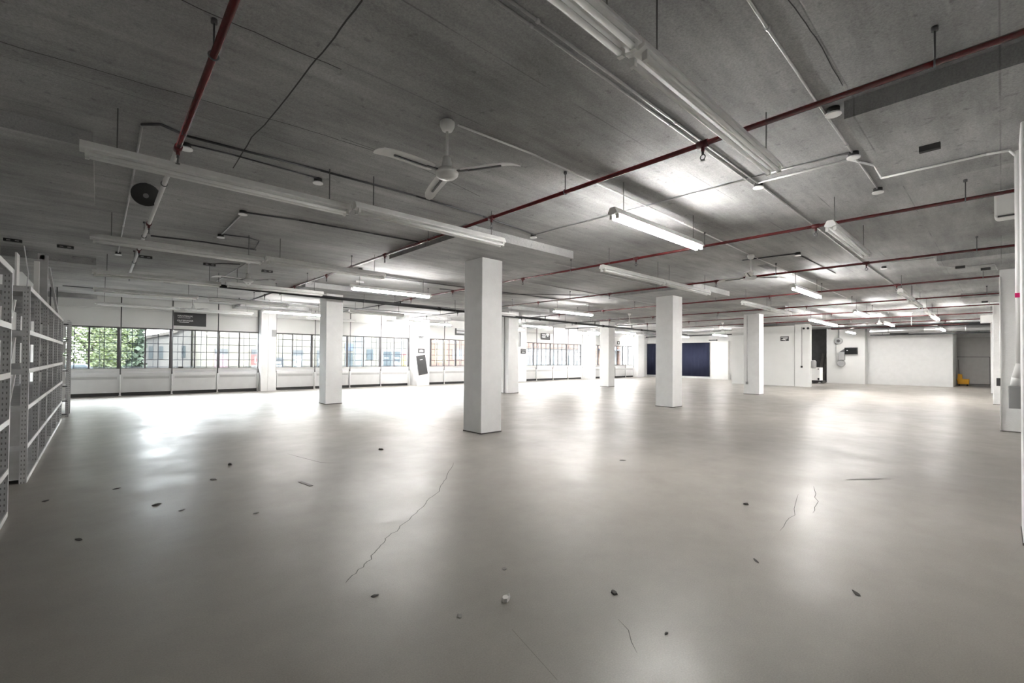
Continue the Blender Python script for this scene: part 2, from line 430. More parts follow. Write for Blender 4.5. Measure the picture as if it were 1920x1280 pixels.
def light(x0, x1, y, lit, label, rz=0):
    global protoU, protoL
    xc = (x0+x1)/2
    p = protoL if lit else protoU
    if p is None:
        p = strip('strip_light', label, lit, 2 if lit else 1)
        if lit: protoL = p
        else: protoU = p
        p.location = (xc, y, TZ)
        return p
    return copy_tree(p, (xc, y, TZ), 0, label)
LIGHTS = [
 (-.16, 2.28, 1.46, 0, 'unlit strip light overhead, cut off by the top edge of the photo'),
 (2.31, 4.75, 1.46, 0, 'unlit two-tube strip light overhead, crossing the near red pipe at upper right'),
 (7.28, 9.72, 1.57, 0, 'short-looking unlit strip light under the second red pipe, right of the pendant fan'),
 (15.45, 17.89, 1.80, 0, 'unlit strip light seen end-on, first of the pair far along the right side'),
 (17.95, 20.39, 1.84, 0, 'unlit strip light seen end-on, second of the pair far along the right side'),
 (22.0, 24.44, 1.86, 0, 'unlit strip light directly before a lit one, far along the right side'),
 (24.5, 26.94, 1.88, 1, 'lit strip light joined to the end of an unlit one, far right'),
 (34.3, 36.7, 2.3, 1, 'lit strip light farthest right, just below the silver duct'),
 (4.72, 7.16, 3.30, 1, 'brightest lit strip light, above the second red pipe right of centre'),
 (12.7, 15.14, 3.52, 1, 'lit strip light to the right of the white ceiling vent panel'),
 (20.6, 23.04, 3.68, 1, 'lit strip light just before the far pendant fan'),
 (27.7, 30.14, 3.78, 1, 'lit strip light just behind the far pendant fan'),
 (-.14, 2.28, 5.52, 0, 'unlit strip light at upper left, running toward the black ceiling speaker'),
 (2.30, 4.70, 5.36, 0, 'unlit strip light ending above the nearest column'),
 (7.46, 9.90, 5.46, 0, 'unlit strip light with a square white end cap under the second red pipe'),
 (9.93, 12.37, 5.46, 0, 'unlit strip light ending above the column before the navy curtain'),
 (15.2, 17.64, 5.62, 0, 'unlit strip light with chain at its left end, above the cold room column'),
 (17.7, 20.14, 5.66, 0, 'unlit strip light running on behind the top of the cold room column'),
 (23.3, 25.74, 5.80, 1, 'lit strip light above the dark passage, left half of a pair in line'),
 (25.9, 28.34, 5.84, 1, 'lit strip light above the dark passage, right half of a pair in line'),
 (34.5, 36.94, 6.6, 1, 'lit strip light in front of the white pier with the box on it'),
 (-.11, 2.30, 9.62, 0, 'dusty unlit strip light, second row from the camera on the left'),
 (2.33, 4.74, 9.46, 0, 'unlit strip light ending in front of the red and blue branch pipe'),
 (12.7, 15.14, 11.54, 1, 'lit strip light right of the half-hidden column, above the black main pipe'),
 (-.13, 2.30, 13.66, 0, 'unlit strip light with bright lower edge, third row on the left'),
 (2.40, 4.80, 13.44, 0, 'unlit strip light ending beside the column at the second window'),
 (4.81, 7.30, 11.54, 1, 'lit strip light between the left column and the nearest column'),
 (-.14, 2.3, 17.2, 0, 'unlit strip light, fourth row on the left, above the first window'),
 (2.6, 5.04, 17.45, 0, 'unlit strip light, fourth row on the left, ending before the lit one'),
 (4.85, 7.29, 20.15, 1, 'lit strip light passing behind the left column above the second window'),
 (-.12, 2.32, 21.75, 0, 'unlit strip light nearest the first window, left of the dark coats sign'),
 (2.5, 4.94, 22.0, 0, 'unlit strip light nearest the first window, right of the dark coats sign'),
 (7.4, 9.84, 17.75, 0, 'dark unlit strip light with white end cap, right of the left column'),
 (7.2, 9.64, 22.3, 0, 'unlit strip light close to the second window wall'),
 (12.0, 14.44, 20.7, 1, 'lit strip light above the third window, just left of the nearest column'),
 (10.9, 13.34, 21.4, 1, 'lit strip light close to the wall above the gap between windows two and three'),
 (10.6, 13.04, 14.0, 0, 'unlit strip light right of the nearest column, before the ceiling drop'),
 (17.2, 19.64, 17.9, 1, 'lit strip light above the fourth window, longer one of two'),
 (17.6, 20.0, 20.6, 1, 'lit strip light beside the half-hidden column, lower one of two above the fourth window'),
 (25.2, 27.64, 20.5, 1, 'lit strip light close to the wall at the right end of the fourth window'),
 (24.6, 27.04, 19.2, 1, 'lit strip light left of the column between the last two windows'),
 (25.6, 28.04, 17.6, 1, 'lit strip light right of the column between the last two windows'),
 (33.6, 36.04, 21.9, 1, 'lit strip light close to the wall above the fifth window'),
 (33.2, 35.64, 17.4, 1, 'lit strip light right of the column before the navy curtain, over the curtain'),
 (32.8, 35.24, 14.2, 1, 'lit strip light left of the cold room, beside the far wall pilaster'),
]
for (x0, x1, y, lit, lab) in LIGHTS: light(x0, x1, y, lit, lab)

# ------------------------------------------------------------------ sprinkler pipes
PIPEZ = 3.63
def branch(x, y0, y1, label, mtl, fit, r=.024, marks=(), rods=(), black=False):
    t = thing('sprinkler_pipe', label, 'pipe', (x, (y0+y1)/2, PIPEZ), 0, 'sprinkler branch pipes')
    c = (y0+y1)/2
    M().cyl((0, y0-c, 0), (0, y1-c, 0), r, 12).done('pipe_run', mtl, t)
    for y in marks:
        k = M().cyl((0, y-c-.05, 0), (0, y-c+.05, 0), r*1.45, 12).cyl((0, y-c, -r), (0, y-c, -r-.045), .017, 8)
        k.done('coupling', fit, t)
        hd = M().cyl((0, y-c, -r-.045), (0, y-c, -r-.075), .012, 8).torus((0, y-c, -r-.10), .024, .005, 0, 10, 5).cyl((0, y-c, -r-.130), (0, y-c, -r-.126), .020, 10)
        hd.done('sprinkler_head', DGREY, t)
    for y in rods:
        k = M().cyl((0, y-c, r), (0, y-c, CE-PIPEZ), .006, 6).torus((0, y-c, 0), r+.006, .006, 1, 12, 5).cyl((0, y-c, CE-PIPEZ-.03), (0, y-c, CE-PIPEZ), .02, 8)
        k.done('pipe_hanger', DGREY, t)
    return t
YM = 14.55
PX = [(.545, 'whitish red sprinkler pipe at upper left, rising past the black speaker'), (4.17, 'nearest red sprinkler pipe, crossing the photo from the upper right corner'),
      (7.98, 'second red sprinkler pipe, passing under the brightest lit light'), (11.75, 'third red sprinkler pipe from the camera'),
      (15.72, 'fourth red sprinkler pipe from the camera'), (19.70, 'fifth red sprinkler pipe from the camera'), (23.4, 'sixth red sprinkler pipe from the camera'),
      (27.2, 'seventh red sprinkler pipe, third from the silver duct'), (31.0, 'eighth red sprinkler pipe, just before the cold room'), (34.6, 'farthest red sprinkler pipe, closest to the silver duct')]
for k, (x, lab) in enumerate(PX):
    ye = YM if k else 15.4
    if k >= 8: ye = 7.6
    marks = [y for y in (1.9, 5.0, 8.3, 11.4, 13.9) if y < ye-.2] if k else [5.45, 8.9, 11.2, 14.9]
    if k == 9: marks = [4.2]
    rods = [y for y in (.3, 3.6, 6.7, 9.9, 12.8) if y < ye-.2]
    y0 = -.55 if k != 9 else 1.2
    bt = branch(x, y0, ye, lab, RED, REDD, marks=marks, rods=rods)
    if k == 0:
        c = bt.location.y; M().cyl((0, 5.5-c, 0), (0, ye-c+.002, 0), .0255, 12).done('window_glare_length', ENAMEL, bt)  # window glare along the red pipe, put in as a white-coloured sleeve
ORD = ['first', 'second', 'third', 'fourth', 'fifth', 'sixth']
for k, x in enumerate((4.05, 8.1, 11.9, 15.9, 19.9, 23.6)):
    branch(x, YM+.15, 21.2-.04*x, 'dark sprinkler branch running from the black main pipe toward the windows, %s from the left' % ORD[k], DGREY, BLACK, marks=(16.6, 19.2), rods=(15.3, 18.0, 20.3))
# the black main
t = thing('main_pipe', 'thick black main pipe hung below the ceiling across the tops of the rear columns', 'pipe', (0, 0, 0))
A, B = Vector((.60, 14.50, 3.53)), Vector((30.6, 15.05, 3.33))
def onmain(x): return A + (B-A) * ((x-A.x)/(B.x-A.x))
M().cyl(A, B, .050, 14).done('pipe_run', BLACK, t)
for x in (1.2, 3.3, 9.6, 12.4, 15.3, 18.0, 20.4, 24.4, 27.5):
    p = onmain(x); q = onmain(x+.14)
    M().cyl(p, q, .066, 14).done('coupling', BLACK, t)
for x in (4.17, 7.98, 11.75, 15.72, 19.70, 23.4, 27.2):
    p = onmain(x); M().tube([p, (p.x, p.y, PIPEZ)], .024, 8).done('riser_nipple', BLACK, t)
for x in (2.4, 6.6, 10.4, 14.1, 17.2, 21.0, 25.2):
    p = onmain(x); M().cyl(p, (p.x, p.y, CE), .008, 6).torus(p, .06, .008, 0, 14, 5).done('pipe_hanger', DGREY, t)

# ------------------------------------------------------------------ conduits on the ceiling
def conduit(name, pts, label, mtl=GALV, r=.011, clips=True, z=3.868, group='ceiling conduits'):
    pts = [(p[0], p[1], p[2] if len(p) > 2 else z) for p in pts]
    t = thing(name, label, 'conduit', pts[0], 0, group)
    o3 = Vector(pts[0])
    M().tube([Vector(p)-o3 for p in pts], r, 8).done('tube', mtl, t)
    if clips:
        for a, b in zip(pts[:-1], pts[1:]):
            a, b = Vector(a)-o3, Vector(b)-o3; L = (b-a).length
            for j in range(int(L//1.9)):
                c = a + (b-a)*((j+.6)*1.9/L); d = (b-a).normalized()*.015
                M().cyl(c-d, c+d, r*1.5, 8).done('strap', mtl, t)
    return t
conduit('conduit', [(1.0, 2.10), (6.2, 2.11), (12, 2.16), (22, 2.2)], 'pale twin-looking ceiling conduit left of the overhead strip light')
conduit('conduit', [(1.0, 2.16), (6.2, 2.17)], 'second thin conduit hugging the one left of the overhead strip light', r=.010)
conduit('conduit', [(2.2, 1.06), (4.62, 1.09), (7.53, 1.10)], 'bright ceiling conduit at upper right ending at the small round boxes')
conduit('conduit', [(2.55, 3.58), (3.5, 3.52), (6.0, 3.56), (10.4, 3.68), (20.0, 3.8)], 'ceiling conduit joining the large fan to the next fan behind', ENAMEL)
conduit('conduit', [(5.88, 5.75), (5.95, 3.56), (5.97, 1.92), (6.02, 1.12)], 'thin conduit crossing the ceiling from the lit light to the round box at right')
conduit('conduit', [(6.20, 2.1), (6.22, 1.15), (6.62, .99), (6.62, .93, 3.705), (6.62, .10, 3.705), (6.64, -.06, 3.70), (6.66, -.125, 3.60)], 'curved white conduit across the ceiling into the pale pipe at the right edge', ENAMEL, .013)
conduit('conduit', [(.28, 5.72), (.42, 5.58), (.64, 5.69), (1.96, 5.61), (3.26, 5.57), (4.5, 5.62), (5.86, 5.80)], 'dark conduit looping under the upper left ceiling, past the white round box', DGREY, .013)
conduit('conduit', [(.65, 5.90), (1.1, 5.86), (2.02, 5.88)], 'thin dark wire conduit ending at the white round box', DGREY, .009)
conduit('conduit', [(.285, 5.76), (.29, 7.4), (.29, 13.2)], 'thin grey conduit left of the black speaker', GALV)
conduit('conduit', [(.70, 10.92), (1.54, 10.76), (2.45, 10.78)], 'dark conduit right of the whitish red pipe, second row of lights', DGREY, .016)
conduit('conduit', [(1.66, 8.08), (2.43, 7.92), (3.7, 7.82), (4.6, 7.75)], 'dark conduit running right from the small box before the nearest column', DGREY, .013)
conduit('conduit', [(1.66, 8.12), (1.66, 9.82)], 'short bright conduit between two small boxes left of centre', GALV)
conduit('conduit', [(1.69, 9.84), (2.1, 9.76), (2.30, 9.9), (2.42, 10.75)], 'hooked thin dark conduit left of centre', DGREY, .010)
conduit('conduit', [(2.63, 12.4), (2.63, 16.4)], 'bright conduit slanting above the third row of strip lights on the left', GALV)
conduit('conduit', [(2.05, 13.2), (2.2, 12.95), (2.55, 12.75)], 'short looped dark conduit beside the small dark vent left of the hidden fan', DGREY, .012)
conduit('conduit', [(.6, 15.9, 3.70), (1.5, 15.95, 3.70), (6.0, 15.9, 3.70), (13.0, 15.8, 3.70)], 'dark conduit behind the third row of lights on the left', DGREY, .014)
conduit('conduit', [(-.9, 20.9), (3, 20.8), (8, 20.5), (14, 20.2)], 'long dark conduit close to the window wall', DGREY, .014)
conduit('conduit', [(7.4, 7.2), (9.0, 7.25), (12.85, 7.3)], 'thin conduit continuing behind the nearest column toward the next', GALV, .012)
conduit('conduit', [(10.8, 4.0), (10.92, 2.95), (14.1, 2.93)], 'dark thin conduit from the round box to the third red pipe', DGREY, .012)
conduit('conduit', [(5.6, 11.9), (9.0, 11.7), (13.2, 11.5)], 'dark conduit right of the unlit row, toward the half-hidden column', DGREY, .014)
conduit('conduit', [(13.4, 1.9), (13.5, 1.0), (13.5, .93, 3.705), (14.2, .72, 3.705), (14.2, .10, 3.705), (15.2, .06, 3.705)], 'thin bent conduit leading to the switch column', GALV, .009)
conduit('conduit', [(9.3, 9.6), (12.0, 9.6), (20.0, 9.8)], 'thin pale conduit between the fourth and fifth red pipes', GALV, .012)
conduit('conduit', [(8.3, 12.6), (10.0, 12.4), (12.9, 10.0)], 'thin dark conduit slanting right of the nearest column', DGREY, .010)
conduit('conduit', [(15.6, 12.2), (19.6, 12.6), (24, 12.9)], 'thin pale conduit to the fan above the black main pipe', GALV, .012)
# the thick pale vertical conduit at the right edge
t = thing('wall_conduit', 'thick pale vertical conduit at the right edge with a grey box below', 'conduit', (6.66, -.125, 1.28))
M().tube([(0, 0, 2.40), (0, 0, .30), (0, .03, .16), (0, .04, .08)], .034, 12).done('tube', ENAMEL, t)
M().box(-.05, -.06, -.14, .05, .085, .08).done('junction_box', GREYP, t, bevel=.006)
M().box(-.036, -.012, .95, -.030, .037, .995).done('pink_tag', PINK, t)
# small round ceiling boxes
def rbox(x, y, label, r=.055, z=CE, white=True):
    t = thing('ceiling_box', label, 'junction box', (x, y, z), 0, 'small round ceiling boxes')
    M().cyl((0, 0, 0), (0, 0, -.05), r*.9, 14).done('box_body', BOXD if white else GALV, t)
    M().cyl((0, 0, -.05), (0, 0, -.065), r*1.15, 14).done('cover_disc', ENAMEL, t)
for x, y, lab in [(2.04, 5.92, 'white round ceiling box on a dark base, above the unlit strip light at upper left'), (.29, 13.24, 'white round ceiling box at the end of the thin grey conduit on the left'),
                  (1.66, 9.92, 'white round ceiling box at the lower end of the short bright conduit'), (1.64, 8.06, 'round ceiling box at the upper end of the short bright conduit'),
                  (.66, 5.93, 'white round ceiling box touching the whitish red pipe'), (4.86, 1.02, 'round ceiling box just under the nearest red pipe at upper right'),
                  (6.06, 1.09, 'round ceiling box in the middle of the bright conduit at upper right'), (7.56, 1.10, 'round ceiling box at the far end of the bright conduit at upper right'),
                  (6.25, 2.12, 'round ceiling box at the end of the overhead strip light'), (5.88, 5.84, 'white round ceiling box on the edge of the drop panel above the nearest column'),
                  (10.90, 2.92, 'white round ceiling box on the ceiling right of the pendant fan'), (13.95, 1.92, 'small white ceiling box on the conduit behind the unlit strip light at right')]:
    rbox(x, y, lab)
# small dark ceiling vents
def vent(x, y, label, mtl=BOXD, rz=0, z=CE, k=1.0):
    t = thing('ceiling_vent', label, 'vent', (x, y, z), rz, 'small dark ceiling inserts'); t.scale = (k, k, 1)
    M().box(-.125, -.045, -.055, .125, .045, 0).done('insert_frame', mtl, t)
    M().box(-.085, -.047, -.04, -.03, -.045, -.02).box(.03, -.047, -.04, .085, -.045, -.02).done('slot', GREYP, t)
for x, y, lab in [(5.98, .47, 'small dark ceiling insert near the curved white conduit at upper right'), (-1.28, 13.25, 'small dark ceiling insert at the far left edge above the shelving'),
                  (-.54, 13.25, 'small dark ceiling insert, second from the left above the shelving'), (.76, 13.3, 'small dark ceiling insert touching the whitish red pipe'),
                  (1.99, 13.25, 'small dark ceiling insert beside the looped dark conduit'), (3.27, 13.2, 'small dark ceiling insert right of the hidden fan'),
                  (14.1, .62, 'small dark ceiling insert left of the switch column, left one of two'), (14.75, .24, 'small dark ceiling insert left of the switch column, right one of two'),
                  (22.9, .40, 'small dark ceiling insert far back before the second right wall column')]:
    vent(x, y, lab, rz=PI/2 if y < 1 else 0, z=PZ if y < 1 else CE, k=.62 if y < 1 else 1)
vent(5.75, 13.07, 'pale ceiling insert above the lit strip light left of the nearest column', GREYP)
# black ceiling speaker
t = thing('ceiling_speaker', 'round black speaker tilted down from the ceiling beside the whitish red pipe', 'speaker', (.43, 7.62, CE))
cs = M().lathe([(.02, -.012), (.14, -.012), (.155, 0), (.155, .02), (.07, .09), (.05, .10)], n=28).done('speaker_cone', BOXD, t)
cp = M().cyl((0, 0, -.03), (0, 0, -.012), .03, 16).done('centre_cap', GREYP, t)
for q in (cs, cp): q.location = (0, 0, -.17); q.rotation_euler = (math.radians(-52), 0, 0)
M().cyl((0, .05, -.12), (0, .05, 0), .02, 8).done('mount', BLACK, t)

# black spot device on the ceiling
t = thing('ceiling_camera', 'small black angled device on the ceiling, above a lit light left of nearest column', 'camera', (4.95, 11.2, CE))
M().cyl((0, 0, -.05), (0, 0, 0), .05, 10).done('mount', BLACK, t)
M().prism([(-.10, -.13), (.08, -.16), (.12, -.07), (-.06, -.05)], 1, -.07, .07).done('housing', BLACK, t)
# ceiling vent panel near fan 2
t = thing('ceiling_grille', 'small grey slotted ceiling grille right of the second pendant fan', 'vent', (12.0, 3.86, CE))
M().box(-.30, -.12, -.02, .30, .12, 0).done('grille_frame', GREYP, t)
M().box(-.27, -.10, -.024, .27, -.01, -.02).box(-.27, .01, -.024, .27, .10, -.02).done('slot', DGREY, t)

# ------------------------------------------------------------------ ceiling fans
def fan(label, drop=.50):
    t = thing('ceiling_fan', label, 'fan', (0, 0, CE), 0, 'white ceiling fans')
    M().lathe([(.03, -.11), (.05, -.10), (.072, -.055), (.072, -.02), (.05, 0)], n=18).done('canopy', ENAMEL, t)
    M().cyl((0, 0, -.10), (0, 0, -drop+.14), .013, 10).done('down_rod', ENAMEL, t)
    M().lathe([(.055, -drop+.03), (.05, -drop+.06), (.038, -drop+.14), (.030, -drop+.145)], n=16).done('motor_collar', ENAMEL, t)
    M().lathe([(.02, -drop-.068), (.075, -drop-.06), (.105, -drop-.035), (.112, -drop-.01), (.105, -drop+.015), (.06, -drop+.035)], n=24).done('motor_housing', ENAMEL, t)
    for a in (179, 72, -60):
        a = math.radians(a); d = Vector((math.cos(a), math.sin(a), 0)); u = Vector((-d.y, d.x, 0))
        b = M(); rings = []
        for (r, w, z) in [(.15, .045, 0), (.20, .062, 0), (.42, .060, .005), (.58, .057, .004), (.66, .054, -.006), (.71, .040, -.02), (.735, .018, -.03)]:
            tl = .20*w
            rings.append([d*r + u*w + Vector((0, 0, z+tl-drop)), d*r + u*w + Vector((0, 0, z+tl+.006-drop)), d*r - u*w + Vector((0, 0, z-tl+.006-drop)), d*r - u*w + Vector((0, 0, z-tl-drop))])
        vs = [p for r in rings for p in r]; fs = []
        for i in range(len(rings)-1):
            for k in range(4): fs.append((i*4+k, i*4+(k+1) % 4, (i+1)*4+(k+1) % 4, (i+1)*4+k))
        fs += [(3, 2, 1, 0), tuple(len(vs)-4+k for k in range(4))]
        b.add(vs, fs, False); bl = b.done('blade', ENAMEL, t)
        ir = M().bar(d*.08 + Vector((0, 0, -drop)), d*.22 + Vector((0, 0, -drop-.006)), .03, .010)
        ir.bar(d*.22 + Vector((0, 0, -drop-.010)), d*.55 + Vector((0, 0, -drop-.006)), .018, .012)
        ir.done('blade_iron', DGREY, bl)
    return t
f0 = fan('large white ceiling fan nearest the camera, three blades on a down rod'); f0.location = (2.44, 3.60, CE)
for x, y, rz, lab in [(10.35, 3.66, .25, 'white ceiling fan second from the camera, under the third red pipe'), (2.56, 11.95, .1, 'white ceiling fan hidden behind the unlit strip lights at left'),
                      (2.64, 20.9, .0, 'white ceiling fan in front of the dark coats sign'), (19.6, 12.65, .3, 'white ceiling fan just above the black main pipe'),
                      (28.2, 11.6, .5, 'white ceiling fan left of the cold room'), (27.4, 3.95, .2, 'white ceiling fan far right between two lit lights')]:
    copy_tree(f0, (x, y, CE), rz, lab)
t = thing('hanging_rod', 'thin bare white rod hanging from the far ceiling right of the far fan', 'rod', (28.0, 2.86, CE)); M().cyl((0, 0, -.62), (0, 0, 0), .016, 8).done('rod', ENAMEL, t)
M().cyl((0, 0, -.03), (0, 0, 0), .05, 10).done('ceiling_cup', ENAMEL, t)

# ------------------------------------------------------------------ right-hand fittings
t = thing('wall_speaker', 'white box speaker mounted high at the right edge', 'speaker', (8.7, -.07, 3.46))
M().prism([(-.20, 0), (-.20, .36), (.13, .36), (.13, .03), (.10, 0)], 0, -.12, .10).done('cabinet', ENAMEL, t, bevel=.03)
M().box(-.04, -.55, .10, .04, -.20, .16).done('wall_bracket', DGREY, t)
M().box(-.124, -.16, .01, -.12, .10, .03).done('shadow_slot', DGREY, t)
t = thing('wall_speaker', 'small white box speaker mounted high on the far right wall columns', 'speaker', (30.0, .42, 3.36))
M().box(-.15, -.2, 0, .12, .25, .42).done('cabinet', ENAMEL, t, bevel=.02); M().box(-.05, -.7, .15, .05, -.2, .25).done('wall_bracket', DGREY, t)

# ------------------------------------------------------------------ shelving on the left
XR = -.64; RD = .60
LEV = [.0, .48, .965, 1.42, 1.90, 2.45]
def post(m, h, x, y, sx):
    # slotted angle post: two thin legs with slots
    m.box(x, y-.003, 0, x+sx*.062, y+.003, h); m.box(x-.002, y-.003, 0, x+.003, y+.045, h)
    return m
def rack(label, ys, h=2.452, lev=LEV, dy=0, endp=(0, 2), back=3, lip=SHELFW):
    y0 = ys[0]
    t = thing('shelving_unit', label, 'shelving', (XR-RD/2, y0, 0), 0, 'steel shelving along the left wall')
    for i, y in enumerate(ys):
        for sx, x in ((-1, RD/2), (1, -RD/2)):
            post(M(), h, x, y-y0, sx).done('upright', SLOT, t)
        if i in endp:
            e = M().box(-RD/2+.05, y-y0+.004, .06, RD/2-.05, y-y0+.007, lev[2]-.02).done('end_panel', RACKG, t)
        for z in lev[1:]:
            M().box(-RD/2+.03, y-y0-.004, z-.07, RD/2-.03, y-y0+.002, z-.01).done('end_brace', ZINC, t)
    for a, b in zip(ys[:-1], ys[1:]):
        for k, z in enumerate(lev):
            zz = max(z, .055)
            sh = M().box(-RD/2, a-y0+.01, zz-.006, RD/2, b-y0-.01, zz).done('shelf', RACKG, t)
            M().box(RD/2-.004, a-y0+.01, zz-.052, RD/2+.006, b-y0-.01, zz+.002).done('front_lip', lip, sh)
        M().box(-RD/2-.004, a-y0+.01, .06, -RD/2, b-y0-.01, lev[back]).done('back_panel', RACKG, t)
    return t
rack('galvanised steel shelving unit at the left edge, nearest the camera', [3.0, 4.85, 6.62])
rack('long galvanised steel shelving unit, second from the camera, loose boards standing on top', [8.22, 9.60, 10.95, 12.25, 13.55, 14.75, 15.45], endp=(0,))
t = thing('shelving_unit', 'open slotted-steel shelving frame nearest the windows, standing across the end of the row', 'shelving', (-.85, 16.35, 0), 0, 'steel shelving along the left wall')
for x, sx in ((.30, -1), (-.30, 1)):
    for y in (0, .9): post(M(), 2.5, x, y, sx).done('upright', SLOT, t)
for z in (.08, .42, .80, 1.2, 1.6, 2.0, 2.4):
    sh = M().box(-.34, .01, z-.008, .27, .89, z).done('shelf', RACKG, t)
    M().box(-.34, -.005, z-.03, .27, .004, z).done('front_lip', DGREY, sh)
for z0, z1 in ((.46, .76), (.84, 1.16), (1.24, 1.56), (1.64, 1.96), (2.04, 2.36)): M().box(-.27, .012, z0, .23, .02, z1).done('white_panel', SHELFW, t)
M().bar((-.30, -.004, 1.60), (.25, -.004, 1.95), .02, .008).bar((-.30, -.004, 1.60), (.25, -.004, 1.25), .02, .008).done('cross_brace', DGREY, t)
# loose pieces standing on the long unit
def loose(name, label, m, mtl, cat): tag(m.done(name, mtl), label, cat, 'loose pieces on top of the shelving')
loose('steel_strip', 'bent thin steel strip standing at the near top corner of the long shelving unit', M().bar((XR-.03, 8.25, 2.452), (XR-.02, 8.25, 2.62), .04, .008).bar((XR-.02, 8.25, 2.60), (XR-.06, 8.22, 2.95), .04, .008), ZINC, 'steel strip')
loose('white_board', 'upright white board standing on top of the long shelving unit', M().box(XR-.25, 9.45, 2.452, XR-.23, 9.75, 3.05), SHELFW, 'board')
loose('steel_post', 'narrow white steel post standing beside the white board on the shelving', M().box(XR-.12, 10.2, 2.452, XR-.06, 10.26, 3.06), SHELFW, 'post')
loose('steel_post', 'wide grey slotted post standing tallest on top of the shelving', M().box(XR-.10, 10.75, 2.452, XR-.0, 10.82, 3.25).box(XR-.12, 10.75, 3.18, XR-.04, 10.80, 3.27), RACKG, 'post')
loose('leaning_bar', 'steel bar slanting down from the tall grey post toward the windows', M().bar((XR+.005, 10.86, 3.07), (XR+.005, 13.05, 2.475), .035, .03), ZINC, 'bar')
for y, h, lab in [(12.1, .42, 'thin dark rod standing on the shelving behind the slanting bar, nearer one'), (13.9, .62, 'thin dark rod standing on the shelving behind the slanting bar, farther one')]:
    loose('thin_rod', lab, M().cyl((XR-.04, y, 2.452), (XR-.04, y, 2.45+h), .012, 6), DGREY, 'rod')
# spare parts stored on the long unit's shelves
k = 0
for y, z, lab in [(8.75, 1.42, 'spare slotted post leaning inside the fourth shelf level at the near end'), (8.85, .97, 'spare slotted post leaning inside the third shelf level at the near end'), (8.7, 1.91, 'spare slotted post standing inside the top shelf level at the near end')]:
    p = M().bar((XR-.22, y+.05, z), (XR-.17, y, z+.40), .07, .02); s = []
    loose('spare_post', lab, p, SHELFW, 'post')

# ------------------------------------------------------------------ signs on the window wall
def sign(label, s0, s1, z0, z1, off, name='sign', rows=(), plus=None, tilt=0):
    t = wall_thing(name, label, 'sign')
    c, zc = (s0+s1)/2, (z0+z1)/2
    def R(x, z):
        dx, dz = x-c, z-zc; return (c + dx*math.cos(tilt) - dz*math.sin(tilt), zc + dx*math.sin(tilt) + dz*math.cos(tilt))
    def plate(m, x0, za, x1, zb, a, b):
        q = [R(x0, za), R(x1, za), R(x1, zb), R(x0, zb)]
        m.add([(x, -a, z) for x, z in q] + [(x, -b, z) for x, z in q], [(0,1,2,3),(7,6,5,4)] + [(i, (i+1) % 4, (i+1) % 4+4, i+4) for i in range(4)])
    m = M(); plate(m, s0, z0, s1, z1, off, off+.018); m.done('board', SIGND, t)
    for (x0, x1, za, zb) in rows:
        m = M(); plate(m, s0+x0*(s1-s0), z0+za*(z1-z0), s0+x1*(s1-s0), z0+zb*(z1-z0), off+.018, off+.021); m.done('print_line', SIGNT, t)
    return t
t = sign('large charcoal hanging sign reading MANTEAUX and OUTERWEAR above the first window', 2.31, 3.44, 2.86, 3.50, .03, rows=[(.12, .50, .525, .545), (.16, .46, .225, .245)])
text('MANTEAUX', .098, SIGNT, t, (2.43, -.052, 3.245), (PI/2, 0, 0)); text('OUTERWEAR', .092, SIGNT, t, (2.42, -.052, 3.05), (PI/2, 0, 0))
sign('charcoal sign with two white lines above the third window, cut by the nearest column', 16.29, 17.2, 3.0, 3.57, .03, rows=[(.1, .85, .62, .72), (.1, .85, .52, .57), (.1, .85, .30, .40), (.1, .8, .2, .25)])
t = sign('charcoal square sign with a white plus emblem above the fourth window', 23.65, 24.58, 2.96, 3.53, .03, rows=[(.1, .5, .62, .70), (.14, .55, .50, .56), (.1, .5, .34, .42), (.14, .5, .24, .29)])
M().box(24.28, -.054, 3.18, 24.40, -.049, 3.50).box(24.17, -.054, 3.28, 24.51, -.049, 3.40).cyl((24.34, -.054, 3.46), (24.34, -.049, 3.46), .075, 12).done('plus_emblem', SIGNT, t)
sign('tiny dark sign above the left edge of the fifth window', 29.49, 29.76, 2.82, 3.07, .03, rows=[(.2, .8, .55, .8), (.2, .8, .2, .4)])
sign('tiny dark square sign with a white figure above the middle of the fifth window', 32.7, 33.08, 2.84, 3.10, .03, rows=[(.25, .75, .3, .7)])
sign('small dark sign fixed flat on the pilaster above the tilted charcoal board', 13.27, 13.70, 1.84, 2.10, .86, rows=[(.22, .78, .25, .6), (.35, .65, .6, .75)])
sign('tall charcoal board hanging tilted on the pilaster between the second and third windows', 13.24, 13.82, .62, 1.72, .87, rows=[(.35, .65, .76, .79)], tilt=math.radians(10))
sign('small dark shield-shaped sign on the pilaster left of the fourth window', 21.05, 21.5, 1.90, 2.23, .78, rows=[(.1, .9, .70, .80), (.2, .8, .25, .4)])
t = wall_thing('picture_frame', 'narrow black-edged frame high on the pilaster behind the half-hidden column', 'frame')
M().box(20.80, -.775, 2.40, 21.02, -.76, 3.33).done('backing', GREYP, t)
M().box(21.0, -.79, 2.38, 21.03, -.752, 3.35).box(20.78, -.79, 2.38, 20.81, -.752, 3.35).box(20.78, -.79, 2.38, 21.03, -.752, 2.41).box(20.78, -.79, 3.32, 21.03, -.752, 3.35).done('frame_edge', BLACK, t)
tag(to_wall(M().box(5.93, -.56, 2.52, 6.11, -.50, 2.82).done('alarm_box', GREYP, None, .008)), 'small grey alarm box high on the pilaster between the first two windows', 'box')
o = bpy.data.objects['alarm_box']; o.location = wpt(6.02, .53, 2.52)
o = M().box(-.06, -.05, 0, .06, .05, .30).done('siren', ENAMEL, None, .01); o.location = wpt(13.78, .90, 2.42); to_wall(o); tag(o, 'small white siren box above the small sign on the second pilaster', 'box')
t = wall_thing('wall_bracket', 'small black bracket hanging from thin rods on the second pilaster', 'bracket')
